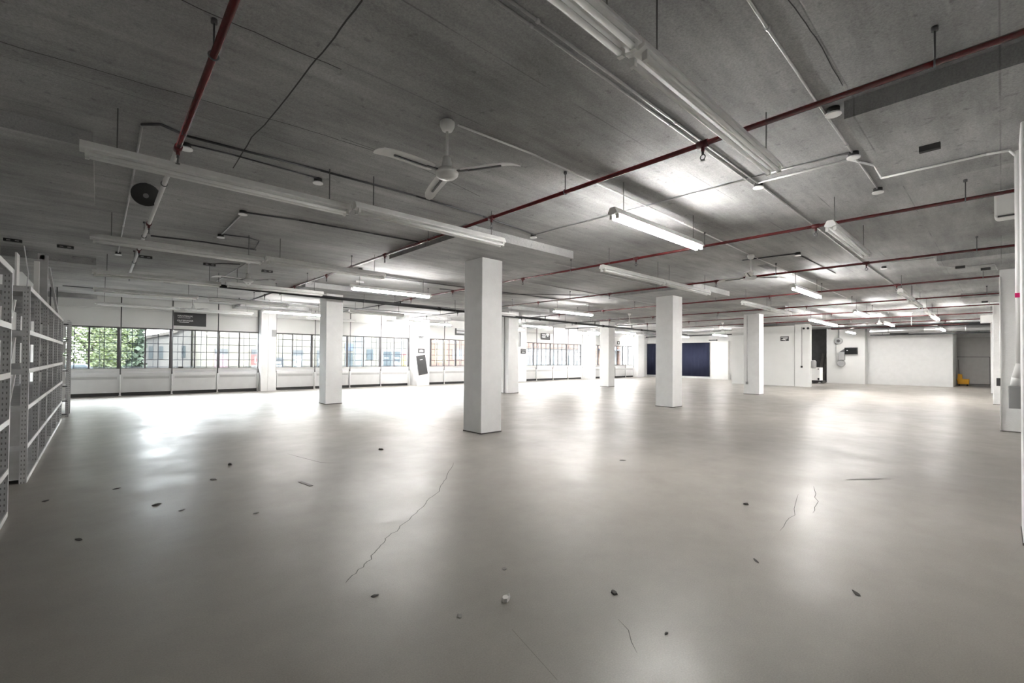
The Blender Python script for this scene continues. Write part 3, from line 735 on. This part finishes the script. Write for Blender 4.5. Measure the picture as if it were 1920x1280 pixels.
M().box(13.30, -1.0, 2.74, 13.60, -.85, 2.78).done('plate', BLACK, t); M().cyl((13.38, -.92, 2.78), (13.38, -.92, PZ), .012, 6).cyl((13.52, -.92, 2.78), (13.52, -.92, PZ), .010, 6).done('rod', DGREY, t)
for s, lab in [(2.58, 'small dark block on the first window sill'), (8.28, 'small dark block on the second window sill'), (24.45, 'small dark block on the fourth window sill')]:
    o = M().box(-.09, -.035, 0, .09, .035, .085).done('sill_block', BOXD, None, .004); o.location = wpt(s, -.05, WB); to_wall(o); tag(o, lab, 'block')

# ------------------------------------------------------------------ cold room at the back right
t = thing('cold_room', 'big white panelled cold room box with a dark minus forty sign', 'cold room', (31.2, 10.0, 0))
M().box(0, -2.28, 0, .30, 2.23, 3.70).box(.28, -.1, 0, 5.8, 2.23, 3.70).done('panel_body', WHITE, t, bevel=.01)
M().box(-.05, -2.28, 0, 0, -1.48, 3.76).done('door_panel', WHITE, t, bevel=.008)
M().box(-.004, -1.47, 0, .0, -1.455, 3.70).done('panel_joint', CRACK, t)
cb = M().box(-.085, -1.90, 1.14, -.05, -1.80, 1.26).done('switch', BLACK, t); M().cyl((-.06, -1.86, 1.26), (-.06, -1.86, 3.6), .010, 6).done('cord', DGREY, t)
M().cyl((-.07, -1.96, 3.50), (-.05, -1.96, 3.50), .06, 12).cyl((-.07, -2.18, 3.50), (-.05, -2.18, 3.50), .07, 12).done('port', BLACK, t)
sg = M().box(-.012, -1.15, 2.77, -.001, -.69, 3.06).done('temperature_sign', SIGND, t)
M().box(-.015, -1.11, 2.99, -.012, -.73, 3.01).done('sign_rule', SIGNT, sg)
text('-40°', .20, SIGNT, sg, (-.016, -.92, 2.82), (PI/2, 0, -PI/2), align='CENTER', bold=.004)
tag(M().box(31.6, 9.2, 3.705, 31.9, 10.3, 3.76).box(31.6, 10.35, 3.705, 31.8, 10.9, 3.75).done('plank', mat('brown_plank', (.14,.10,.06), .7)), 'short brown plank lying on top of the cold room', 'plank')
# things by the passage
t = thing('power_cabinet', 'white cabinet on a black wheeled base beside the cold room', 'cabinet', (36.2, 8.35, 0))
t.location = (36.6, 8.72, 0)
M().box(-.35, -.32, .22, .35, .42, 1.10).done('cabinet_body', ENAMEL, t, bevel=.01)
M().box(-.40, -.48, .06, .40, .45, .22).done('base', BLACK, t)
for y in (-.3, .2): M().cyl((-.42, y, .07), (-.38, y, .07), .07, 14).done('wheel', GREYP, t)
M().box(-.36, -.28, .24, -.345, -.18, .40).done('lock', BLACK, t); M().box(-.36, -.25, .96, -.345, -.19, 1.04).done('handle', BLACK, t)
for y, dx, lab in [(8.80, .0, 'weathered board leaning in the dark passage, right one of two'), (9.05, .05, 'weathered board leaning in the dark passage, left one of two')]:
    tag(M().bar((38.75, y, .03), (39.30, y-.15, 2.1), .16, .04).done('leaning_board', WOODG), lab, 'board', 'boards leaning in the passage')
t = thing('wall_unit', 'pale rounded dispenser on the edge of the cold room beside the passage', 'dispenser', (31.6, 7.68, 1.15)); t.location = (31.40, 7.60, 1.12)
M().lathe([(.10, 0), (.14, .05), (.14, .40), (.08, .48)], n=16).done('shell', GREYP, t)
# equipment on the pier
t = thing('wall_monitor', 'black wide box screen mounted on the white pier', 'screen', (38.1, 7.0, 2.03))
M().box(-.12, -.35, 0, .02, .37, .46).done('casing', BLACK, t, bevel=.01); M().box(-.124, -.32, .03, -.12, .34, .43).done('screen_face', mat('black_gloss', (.008,.008,.009), .15), t)
M().box(-.128, .18, .24, -.124, .26, .28).done('status_light', SIGNT, t); M().box(.02, -.1, .1, .1, .1, .3).done('wall_mount', DGREY, t)
t = thing('wall_blower', 'grey round blower with a pipe above it, high on the white pier', 'blower', (38.1, 7.72, 2.74))
M().cyl((-.10, 0, .22), (.1, 0, .22), .22, 20).done('drum', GREYP, t); M().cyl((-.02, -.0, .40), (-.02, -.0, 1.13), .05, 10).done('duct_pipe', GREYP, t)
M().tube([(-.02, .10, .20), (-.02, .16, -.3), (-.02, .12, -1.3)], .014, 8).done('cable', GREYP, t); M().cyl((-.12, 0, .22), (-.10, 0, .22), .10, 16).done('hub', DGREY, t)
t = thing('control_box', 'grey electrical box with a round gauge under it, left of the black screen', 'electrical box', (38.1, 7.55, 1.62))
M().box(-.12, -.18, 0, .1, .16, .56).done('box_body', GREYP, t, bevel=.01); M().cyl((-.08, .02, -.22), (.1, .02, -.22), .22, 18).done('round_drum', GREYP, t)
M().prism([(-.16, .56), (.14, .56), (-.18, .80)], 0, -.06, .08).done('hood', DGREY, t)
# ducts and dark pipes at the back
t = thing('air_duct', 'large silver air duct under the far ceiling at right', 'duct', (37.0, 3.2, 3.52))
M().cyl((0, -2.9, 0), (0, 2.6, 0), .17, 20).done('duct_run', DUCT, t)
for y in (-1.8, 0, 1.7): M().cyl((0, y-.03, 0), (0, y+.03, 0), .18, 20).done('band', DUCT, t)
for y in (-1.2, 1.2): M().cyl((0, y, .17), (0, y, CE-3.52), .01, 6).done('hanger', DGREY, t)
tag(M().box(37.35, .2, 3.72, 37.65, 8.0, 3.85).done('cable_tray', BLACK), 'long black tray above the silver duct at the far ceiling', 'tray')
t = thing('door_track', 'black door track hung below the silver duct', 'track', (37.75, 3.1, 3.24))
M().box(-.15, -2.8, 0, .15, 2.8, .08).done('rail', BLACK, t); M().box(-.12, .9, .08, .12, 1.8, .18).done('carriage', BLACK, t)
for y in (-2.2, 2.2): M().cyl((.1, y, .08), (.1, y, CE-3.24), .012, 6).done('hanger', DGREY, t)
tag(M().cyl((36.9, 12.6, 3.60), (36.9, 24, 3.60), .05, 12).done('far_pipe', DGREY), 'dark pipe along the far wall above the navy curtain', 'pipe')
# roll door frame lines in the recess
t = thing('roller_door', 'grey closed door in the back recess behind the yellow bucket', 'door', (42.52, 1.3, 0))
M().box(.0, -.85, .05, .07, .95, 3.2).done('door_leaf', mat('grey_door', (.50,.49,.48), .6, var=.04), t)
M().box(-.02, -.76, 1.88, .0, .95, 1.905).box(-.02, -.76, .08, 0, .95, .11).box(-.02, -.78, .05, 0, -.755, 1.9).done('rail', BLACK, t)
# yellow mop bucket
t = thing('mop_bucket', 'yellow mop bucket with wringer in the back recess', 'mop bucket', (41.9, 1.74, 0))
M().prism([(-.28, .10), (.24, .10), (.30, .44), (-.30, .44)], 0, -.20, .20).done('tub', YEL, t, bevel=.02)
M().prism([(.02, .40), (.26, .40), (.24, .78), (.04, .74)], 0, -.16, .16).done('wringer', YEL, t, bevel=.02)
for x in (-.14, .14):
    for y in (-.2, .18): M().cyl((x-.02, y, .045), (x+.02, y, .045), .045, 12).bar((x, y, .045), (x, y, .11), .02).done('caster', BLACK, t)
M().tube([(-.1, .17, .5), (-.05, .21, 1.7)], .014, 8).done('wringer_handle', DGREY, t)
# navy curtain on the far wall
t = thing('navy_curtain', 'wide dark navy curtain hung on the far white wall', 'curtain', (37.26, 19.5, 0))
m = M(); n = 140; vs = []; fs = []
for i in range(n+1):
    y = -3.12 + 6.28*i/n; x = .012*math.sin(i*.9) + .008*math.sin(i*.37)
    vs += [(x-.03, y, .18), (x-.03, y, 2.98)]
for i in range(n): fs.append((2*i, 2*i+2, 2*i+3, 2*i+1))
m.add(vs, fs, True); c = m.done('cloth', NAVY, t); so = c.modifiers.new('s', 'SOLIDIFY'); so.thickness = .006
M().cyl((-.03, -3.15, 2.99), (-.03, 3.2, 2.99), .015, 8).done('curtain_rail', DGREY, t)
tag(M().box(36.9, 14.75, 0, 37.35, 16.05, 3.10).box(36.93, 16.05, 0, 37.3, 16.14, 3.0).done('wall_pier', WHITE), 'broad white pier on the far wall right of the navy curtain', 'pier')
tag(M().box(36.7, 15.6, 3.12, 36.95, 16.2, 3.22).done('pier_bracket', BLACK), 'small black bracket on top of the broad white far pier', 'bracket')

# ------------------------------------------------------------------ floor marks and debris
fl = bpy.data.objects['floor']
def ribbon(pts, w, name='crack', mtl=CRACK):
    m = M(); pts = [Vector((p[0], p[1], .0012)) for p in pts]; out = []
    for i, p in enumerate(pts):
        d = (pts[min(i+1, len(pts)-1)] - pts[max(i-1, 0)]).normalized(); u = Vector((-d.y, d.x, 0)) * w/2 * (1 if 0 < i < len(pts)-1 else .3)
        out += [p+u, p-u]
    m.add(out, [(2*i, 2*i+1, 2*i+3, 2*i+2) for i in range(len(pts)-1)])
    o = m.done(name, mtl, None, origin=tuple(fl.location)); o.parent = fl; o.location = (0, 0, 0); return o
def jag(pts, n=5, amp=.018):
    out = []
    for a, b in zip(pts[:-1], pts[1:]):
        for i in range(n):
            k = i/n; out.append((a[0]+(b[0]-a[0])*k + random.uniform(-amp, amp), a[1]+(b[1]-a[1])*k + random.uniform(-amp, amp)))
    return out + [pts[-1]]
ribbon(jag([(4.007, 5.666), (3.411, 4.977), (3.006, 4.573), (2.655, 4.278), (2.278, 3.961), (2.027, 3.782), (1.819, 3.616), (1.656, 3.439), (1.522, 3.310), (1.310, 3.148)]), .007)
ribbon(jag([(6.707, 1.611), (6.015, 1.429), (5.525, 1.347)], 4), .006)
ribbon(jag([(6.208, 1.660), (5.313, 1.470), (4.723, 1.416)], 4), .005)
ribbon([(5.597, 13.726), (5.759, 7.955)], .012, 'floor_joint'); ribbon([(7.010, 7.795), (11.633, 8.867)], .012, 'floor_joint')
ribbon(jag([(2.324, 7.965), (2.500, 7.011), (2.715, 6.733)], 3), .010)
ribbon([(1.819, 1.962), (1.704, 1.504)], .006, 'scuff_line'); ribbon(jag([(2.393, 1.593), (2.179, 1.348)], 3), .005, 'scuff_line')
ce = bpy.data.objects['ceiling']
def seam(pts, w):
    m = M(); pts = [Vector((p[0], p[1], CE-.0015)) for p in pts]; out = []
    for i, p in enumerate(pts):
        d = (pts[min(i+1, len(pts)-1)] - pts[max(i-1, 0)]).normalized(); u = Vector((-d.y, d.x, 0)) * w/2
        out += [p+u, p-u]
    m.add(out, [(2*i, 2*i+1, 2*i+3, 2*i+2) for i in range(len(pts)-1)])
    o = m.done('seam', SEAM, None, origin=(0, 0, 0)); o.parent = ce
seam(jag([(-0.562, 4.936), (0.284, 4.864), (1.434, 4.720), (2.204, 4.687)], 6, .006), .010)
seam(jag([(1.211, 2.754), (1.206, 3.218), (1.196, 3.672), (1.180, 4.766), (1.144, 5.278), (1.171, 6.306)], 4, .004), .012)
seam(jag([(0.359, 3.551), (0.787, 3.553), (1.387, 3.537)], 5, .008), .010)
seam(jag([(1.830, 4.643), (2.583, 4.660), (3.939, 4.980)], 5, .006), .008)
seam(jag([(3.191, 0.901), (3.701, 0.878), (4.513, 0.883)], 5, .006), .007)
def scrap(name, x, y, sx, sy, h, mtl, label, rz=0, ragged=True):
    n = 9; vs = []; 
    for i in range(n):
        a = 2*PI*i/n; k = random.uniform(.65, 1.1) if ragged else 1
        vs.append((sx*k*math.cos(a), sy*k*math.sin(a)))
    m = M(); b = [(p[0], p[1], .0005) for p in vs]; tp = [(p[0]*.8, p[1]*.8, h*random.uniform(.6, 1.0)) for p in vs]
    m.add(b + tp, [tuple(range(n-1, -1, -1)), tuple(range(n, 2*n))] + [(i, (i+1) % n, (i+1) % n+n, i+n) for i in range(n)])
    o = m.done(name, mtl, None, origin=(0, 0, 0)); o.location = (x, y, 0.0015); o.rotation_euler = (0, 0, rz)
    return tag(o, label, 'debris', 'scraps of debris on the floor')
SCR = [((3.613, 7.261), .06, .035, .025, DEBRIS, 'dark lump of debris on the floor left of the nearest column'), ((0.480, 6.140), .06, .03, .006, DEBRIS, 'dark flat scrap on the floor in front of the shelving'),
 ((1.448, 7.693), .05, .03, .025, DEBRIS, 'small dark round lump on the floor between shelving and column'), ((1.117, 6.903), .06, .03, .010, DEBRISG, 'grey crumbled scrap left of the tape strip'),
 ((2.011, 2.229), .05, .03, .030, DEBRISL, 'crumpled pale paper scrap on the floor near the bottom centre'), ((2.614, 1.800), .045, .025, .012, DEBRIS, 'dark leaf-like scrap right of the pale paper scrap'),
 ((5.289, 1.919), .03, .02, .02, DEBRIS, 'tiny dark lump on the floor right of centre'), ((3.879, 1.335), .05, .012, .006, DEBRIS, 'thin dark sliver on the floor at lower right'),
 ((2.459, 1.332), .022, .010, .006, DEBRIS, 'tiny dark fleck in the bright reflection at the bottom'), ((-0.101, 5.423), .05, .022, .006, DEBRIS, 'dark flat scrap on the floor at the lower left'),
 ((0.186, 7.181), .05, .025, .005, DEBRIS, 'thin dark scrap close to the shelving end'), ((0.660, 5.756), .04, .02, .005, DEBRISG, 'faint grey scrap right of the dark flat scrap'),
 ((1.205, 5.148), .04, .02, .006, DEBRISG, 'small grey chip left of the long crack'), ((1.668, 2.281), .03, .02, .004, DEBRISG, 'dull grey spot below the long crack'),
 ((1.385, 2.852), .02, .03, .004, DEBRIS, 'small dark mark below the end of the long crack'), ((-0.400, 7.079), .05, .03, .006, DEBRIS, 'dark scrap beside the foot of the long shelving unit'),
 ((3.860, 0.687), .02, .05, .004, DEBRIS, 'thin dark streak on the floor at far lower right'), ((2.291, 2.566), .03, .02, .004, DEBRISG, 'small grey curl above the pale paper scrap'),
 ((6.107, 4.047), .07, .02, .006, DEBRIS, 'dark sliver on the floor right of the nearest column'), ((7.637, 1.269), .30, .05, .003, DEBRISG, 'long dull scuffed patch on the floor at right')]
for (p, sx, sy, h, mtl, lab) in SCR: scrap('floor_scrap', p[0], p[1], sx, sy, h, mtl, lab, random.uniform(0, 3))
A, B = (1.917, 6.075), (1.962, 5.781)
o = M().bar((A[0], A[1], .004), (B[0], B[1], .004), .045, .004).done('tape_strip', DEBRISG); tag(o, 'short grey strip of tape on the floor left of the long crack', 'tape')

# ------------------------------------------------------------------ outside the windows
tag(M().box(-60, 24.6, -.32, 130, 120, -.30).done('street', mat('asphalt', (0.031, 0.031, 0.031), .9, var=.1)), kind='structure')
POSTW = mat('poster_white', (.16, .16, .16), .7)
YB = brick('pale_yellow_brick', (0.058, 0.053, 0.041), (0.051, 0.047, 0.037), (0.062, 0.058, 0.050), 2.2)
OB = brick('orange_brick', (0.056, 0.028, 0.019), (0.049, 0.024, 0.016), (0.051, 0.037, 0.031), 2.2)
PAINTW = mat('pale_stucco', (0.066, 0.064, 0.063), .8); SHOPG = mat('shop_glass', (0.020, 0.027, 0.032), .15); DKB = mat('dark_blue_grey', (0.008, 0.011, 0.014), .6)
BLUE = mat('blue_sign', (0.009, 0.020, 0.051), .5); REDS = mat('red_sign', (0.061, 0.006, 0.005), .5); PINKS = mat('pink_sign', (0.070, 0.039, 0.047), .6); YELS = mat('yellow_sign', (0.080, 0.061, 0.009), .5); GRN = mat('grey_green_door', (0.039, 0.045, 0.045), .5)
# pale building with sloped roofline
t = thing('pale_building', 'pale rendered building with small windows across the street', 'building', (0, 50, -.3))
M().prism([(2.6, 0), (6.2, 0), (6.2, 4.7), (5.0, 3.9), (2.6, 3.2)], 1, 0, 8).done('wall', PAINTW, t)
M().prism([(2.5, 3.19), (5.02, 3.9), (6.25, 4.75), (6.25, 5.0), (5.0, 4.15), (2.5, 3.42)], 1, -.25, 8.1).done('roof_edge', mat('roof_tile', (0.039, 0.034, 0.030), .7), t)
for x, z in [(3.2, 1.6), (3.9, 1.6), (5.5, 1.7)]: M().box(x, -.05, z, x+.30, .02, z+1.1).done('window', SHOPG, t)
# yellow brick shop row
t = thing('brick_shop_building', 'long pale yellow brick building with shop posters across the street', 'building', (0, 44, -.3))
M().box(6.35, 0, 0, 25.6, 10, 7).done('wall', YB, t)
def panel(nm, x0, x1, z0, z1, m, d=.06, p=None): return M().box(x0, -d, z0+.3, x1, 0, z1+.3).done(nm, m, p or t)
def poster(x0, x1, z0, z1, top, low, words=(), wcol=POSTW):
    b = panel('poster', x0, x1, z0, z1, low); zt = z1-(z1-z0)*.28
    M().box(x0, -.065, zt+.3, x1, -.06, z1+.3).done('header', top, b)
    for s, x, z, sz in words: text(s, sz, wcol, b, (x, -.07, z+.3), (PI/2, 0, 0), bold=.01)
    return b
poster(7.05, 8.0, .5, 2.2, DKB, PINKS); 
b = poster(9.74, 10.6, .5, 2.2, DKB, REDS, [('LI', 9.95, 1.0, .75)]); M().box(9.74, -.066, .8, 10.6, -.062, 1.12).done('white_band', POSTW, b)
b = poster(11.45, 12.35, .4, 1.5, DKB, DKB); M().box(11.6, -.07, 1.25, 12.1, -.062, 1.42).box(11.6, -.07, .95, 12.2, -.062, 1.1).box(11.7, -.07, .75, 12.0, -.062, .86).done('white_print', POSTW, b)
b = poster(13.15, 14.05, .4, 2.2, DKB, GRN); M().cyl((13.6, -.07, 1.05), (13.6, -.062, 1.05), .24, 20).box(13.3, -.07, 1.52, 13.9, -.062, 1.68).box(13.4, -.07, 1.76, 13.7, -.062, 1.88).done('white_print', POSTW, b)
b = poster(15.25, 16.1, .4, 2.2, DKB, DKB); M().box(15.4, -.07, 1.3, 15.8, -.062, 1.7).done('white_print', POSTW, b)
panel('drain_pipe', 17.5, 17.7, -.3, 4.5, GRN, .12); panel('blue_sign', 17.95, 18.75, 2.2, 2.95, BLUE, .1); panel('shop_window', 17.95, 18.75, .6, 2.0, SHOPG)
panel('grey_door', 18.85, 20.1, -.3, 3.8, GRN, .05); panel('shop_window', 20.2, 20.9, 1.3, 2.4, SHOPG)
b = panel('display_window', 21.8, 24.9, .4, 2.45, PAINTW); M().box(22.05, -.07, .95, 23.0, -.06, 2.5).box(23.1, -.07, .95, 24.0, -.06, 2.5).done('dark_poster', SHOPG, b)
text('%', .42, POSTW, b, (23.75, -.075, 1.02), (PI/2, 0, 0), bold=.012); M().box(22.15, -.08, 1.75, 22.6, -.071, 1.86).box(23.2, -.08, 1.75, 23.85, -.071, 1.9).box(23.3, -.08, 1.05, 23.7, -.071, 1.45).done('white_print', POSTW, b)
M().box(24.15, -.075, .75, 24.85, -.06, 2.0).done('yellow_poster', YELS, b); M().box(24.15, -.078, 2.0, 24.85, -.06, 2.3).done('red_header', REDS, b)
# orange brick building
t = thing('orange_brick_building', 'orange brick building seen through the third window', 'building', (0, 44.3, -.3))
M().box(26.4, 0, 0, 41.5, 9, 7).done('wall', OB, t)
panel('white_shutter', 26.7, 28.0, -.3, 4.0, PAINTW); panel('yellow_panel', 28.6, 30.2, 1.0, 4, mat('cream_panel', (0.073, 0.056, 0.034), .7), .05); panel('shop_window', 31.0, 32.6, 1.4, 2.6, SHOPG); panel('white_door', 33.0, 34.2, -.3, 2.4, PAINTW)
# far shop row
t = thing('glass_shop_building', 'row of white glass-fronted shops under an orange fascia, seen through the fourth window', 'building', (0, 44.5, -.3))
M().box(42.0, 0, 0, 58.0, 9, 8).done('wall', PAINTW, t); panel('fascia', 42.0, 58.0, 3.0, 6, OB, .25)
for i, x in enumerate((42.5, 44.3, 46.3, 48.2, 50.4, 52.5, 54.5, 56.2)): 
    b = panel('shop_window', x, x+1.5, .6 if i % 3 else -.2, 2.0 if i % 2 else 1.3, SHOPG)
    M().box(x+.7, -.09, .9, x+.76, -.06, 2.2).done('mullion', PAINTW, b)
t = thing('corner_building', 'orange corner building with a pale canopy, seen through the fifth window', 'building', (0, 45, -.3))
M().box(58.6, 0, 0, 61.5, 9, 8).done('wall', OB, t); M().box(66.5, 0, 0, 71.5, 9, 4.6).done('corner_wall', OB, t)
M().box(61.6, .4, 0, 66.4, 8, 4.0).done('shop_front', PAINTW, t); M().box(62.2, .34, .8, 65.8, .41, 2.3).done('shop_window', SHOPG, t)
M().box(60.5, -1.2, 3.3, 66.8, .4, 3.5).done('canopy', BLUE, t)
# street tree
LEAF = mat('sunlit_leaf', (0.022, 0.034, 0.004), .6, var=.45, vscale=1.3); BARK = mat('bark', (0.009, 0.007, 0.005), .9)
t = thing('street_tree', 'leafy green tree outside the first window', 'tree', (-.5, 37.5, -.3))
M().cyl((0, 0, 0), (.1, 0, 2.2), .18, 10, .12).cyl((.1, 0, 2.1), (-.8, .2, 3.6), .09, 8, .05).cyl((.1, 0, 2.1), (.9, -.1, 3.7), .09, 8, .05).done('trunk', BARK, t)
rnd = random.Random(3); m = M()
for i in range(15000):
    a = rnd.random()*2*PI; z = rnd.uniform(.7, 8.6); R = 2.5*math.sqrt(max(.05, 1-((z-4.4)/4.4)**2)); r = R*(rnd.random()**.45)
    p = Vector((r*math.cos(a), r*math.sin(a), z)); n1 = Vector((rnd.gauss(0, 1), rnd.gauss(0, 1), rnd.gauss(0, .7))).normalized(); u, v = basis(n1); s = rnd.uniform(.05, .10)
    m.add([p+u*s, p+v*s*.6, p-u*s, p-v*s*.6], [(0, 1, 2, 3)])
m.done('foliage', LEAF, t)
t = thing('hedge_tree', 'blurred bluish green tree behind the street, right of the leafy tree', 'tree', (3.2, 46.5, -.3)); m = M()
for i in range(6500):
    a = rnd.random()*2*PI; z = rnd.uniform(.5, 9.5); r = 1.75*(rnd.random()**.5); p = Vector((-2.2+r*math.cos(a), r*math.sin(a), z)); u, v = basis(Vector((rnd.gauss(0, 1), rnd.gauss(0, 1), rnd.gauss(0, 1))).normalized()); s = rnd.uniform(.12, .24)
    m.add([p+u*s, p+v*s, p-u*s, p-v*s], [(0, 1, 2, 3)])
m.done('foliage', mat('hazy_leaf', (0.019, 0.032, 0.019), .7, var=.3), t)
M().cyl((-2.2, 0, 0), (-2.2, 0, 2.5), .2, 8).done('trunk', BARK, t)
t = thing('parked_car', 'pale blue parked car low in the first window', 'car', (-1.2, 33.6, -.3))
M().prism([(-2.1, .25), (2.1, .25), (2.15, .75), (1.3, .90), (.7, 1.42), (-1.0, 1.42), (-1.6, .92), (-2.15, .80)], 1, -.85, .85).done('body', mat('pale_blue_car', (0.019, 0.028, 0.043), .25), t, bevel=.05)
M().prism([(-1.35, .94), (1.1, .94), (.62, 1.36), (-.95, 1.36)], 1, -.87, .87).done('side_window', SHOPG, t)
for x in (-1.35, 1.35):
    for y in (-.8, .8): M().cyl((x, y-.1, .32), (x, y+.1, .32), .32, 16).done('wheel', BLACK, t)

# ------------------------------------------------------------------ light
wd = bpy.data.worlds.new('World'); sc.world = wd; wd.use_nodes = True
nt = wd.node_tree; bg = nt.nodes['Background']; sky = nt.nodes.new('ShaderNodeTexSky'); sky.sky_type = 'HOSEK_WILKIE'; sky.turbidity = 5; sky.sun_direction = (.2, -.6, .75)
mixc = nt.nodes.new('ShaderNodeMix'); mixc.data_type = 'RGBA'; mixc.inputs['Factor'].default_value = .92; mixc.inputs['B'].default_value = (.98, .985, 1, 1)
nt.links.new(sky.outputs[0], mixc.inputs['A']); nt.links.new(mixc.outputs['Result'], bg.inputs['Color']); bg.inputs['Strength'].default_value = 6.5
su = bpy.data.lights.new('sun', 'SUN'); su.energy = 2.4; su.angle = .02; su.color = (1, .97, .92)
so = bpy.data.objects.new('sun', su); COL.objects.link(so); so.rotation_euler = (math.radians(42), 0, math.radians(-18))

# ------------------------------------------------------------------ camera
cam = bpy.data.cameras.new('camera'); cam.sensor_width = 36; cam.lens = 844.08/1920*36; cam.shift_y = 19.675/1920; cam.clip_start = .05; cam.clip_end = 300
co = bpy.data.objects.new('camera', cam); COL.objects.link(co)
yaw, pit, rol = map(math.radians, (47.428, .7655, .4216))
fw = Vector((math.cos(yaw)*math.cos(pit), math.sin(yaw)*math.cos(pit), math.sin(pit))); ri = Vector((math.sin(yaw), -math.cos(yaw), 0)); up = ri.cross(fw)
r2 = ri*math.cos(rol) + up*math.sin(rol); u2 = -ri*math.sin(rol) + up*math.cos(rol)
co.matrix_world = Matrix(((r2.x, u2.x, -fw.x, 0), (r2.y, u2.y, -fw.y, 0), (r2.z, u2.z, -fw.z, 1.6), (0, 0, 0, 1)))
sc.camera = co
vs = sc.view_settings; sc.display_settings.display_device = 'sRGB'; vs.view_transform = 'Standard'; vs.look = 'None'; vs.gamma = 1; vs.use_curve_mapping = False; vs.exposure = 2.78
sc.cycles.use_denoising = True; sc.cycles.max_bounces = 10; sc.cycles.diffuse_bounces = 6; sc.cycles.sample_clamp_indirect = 8
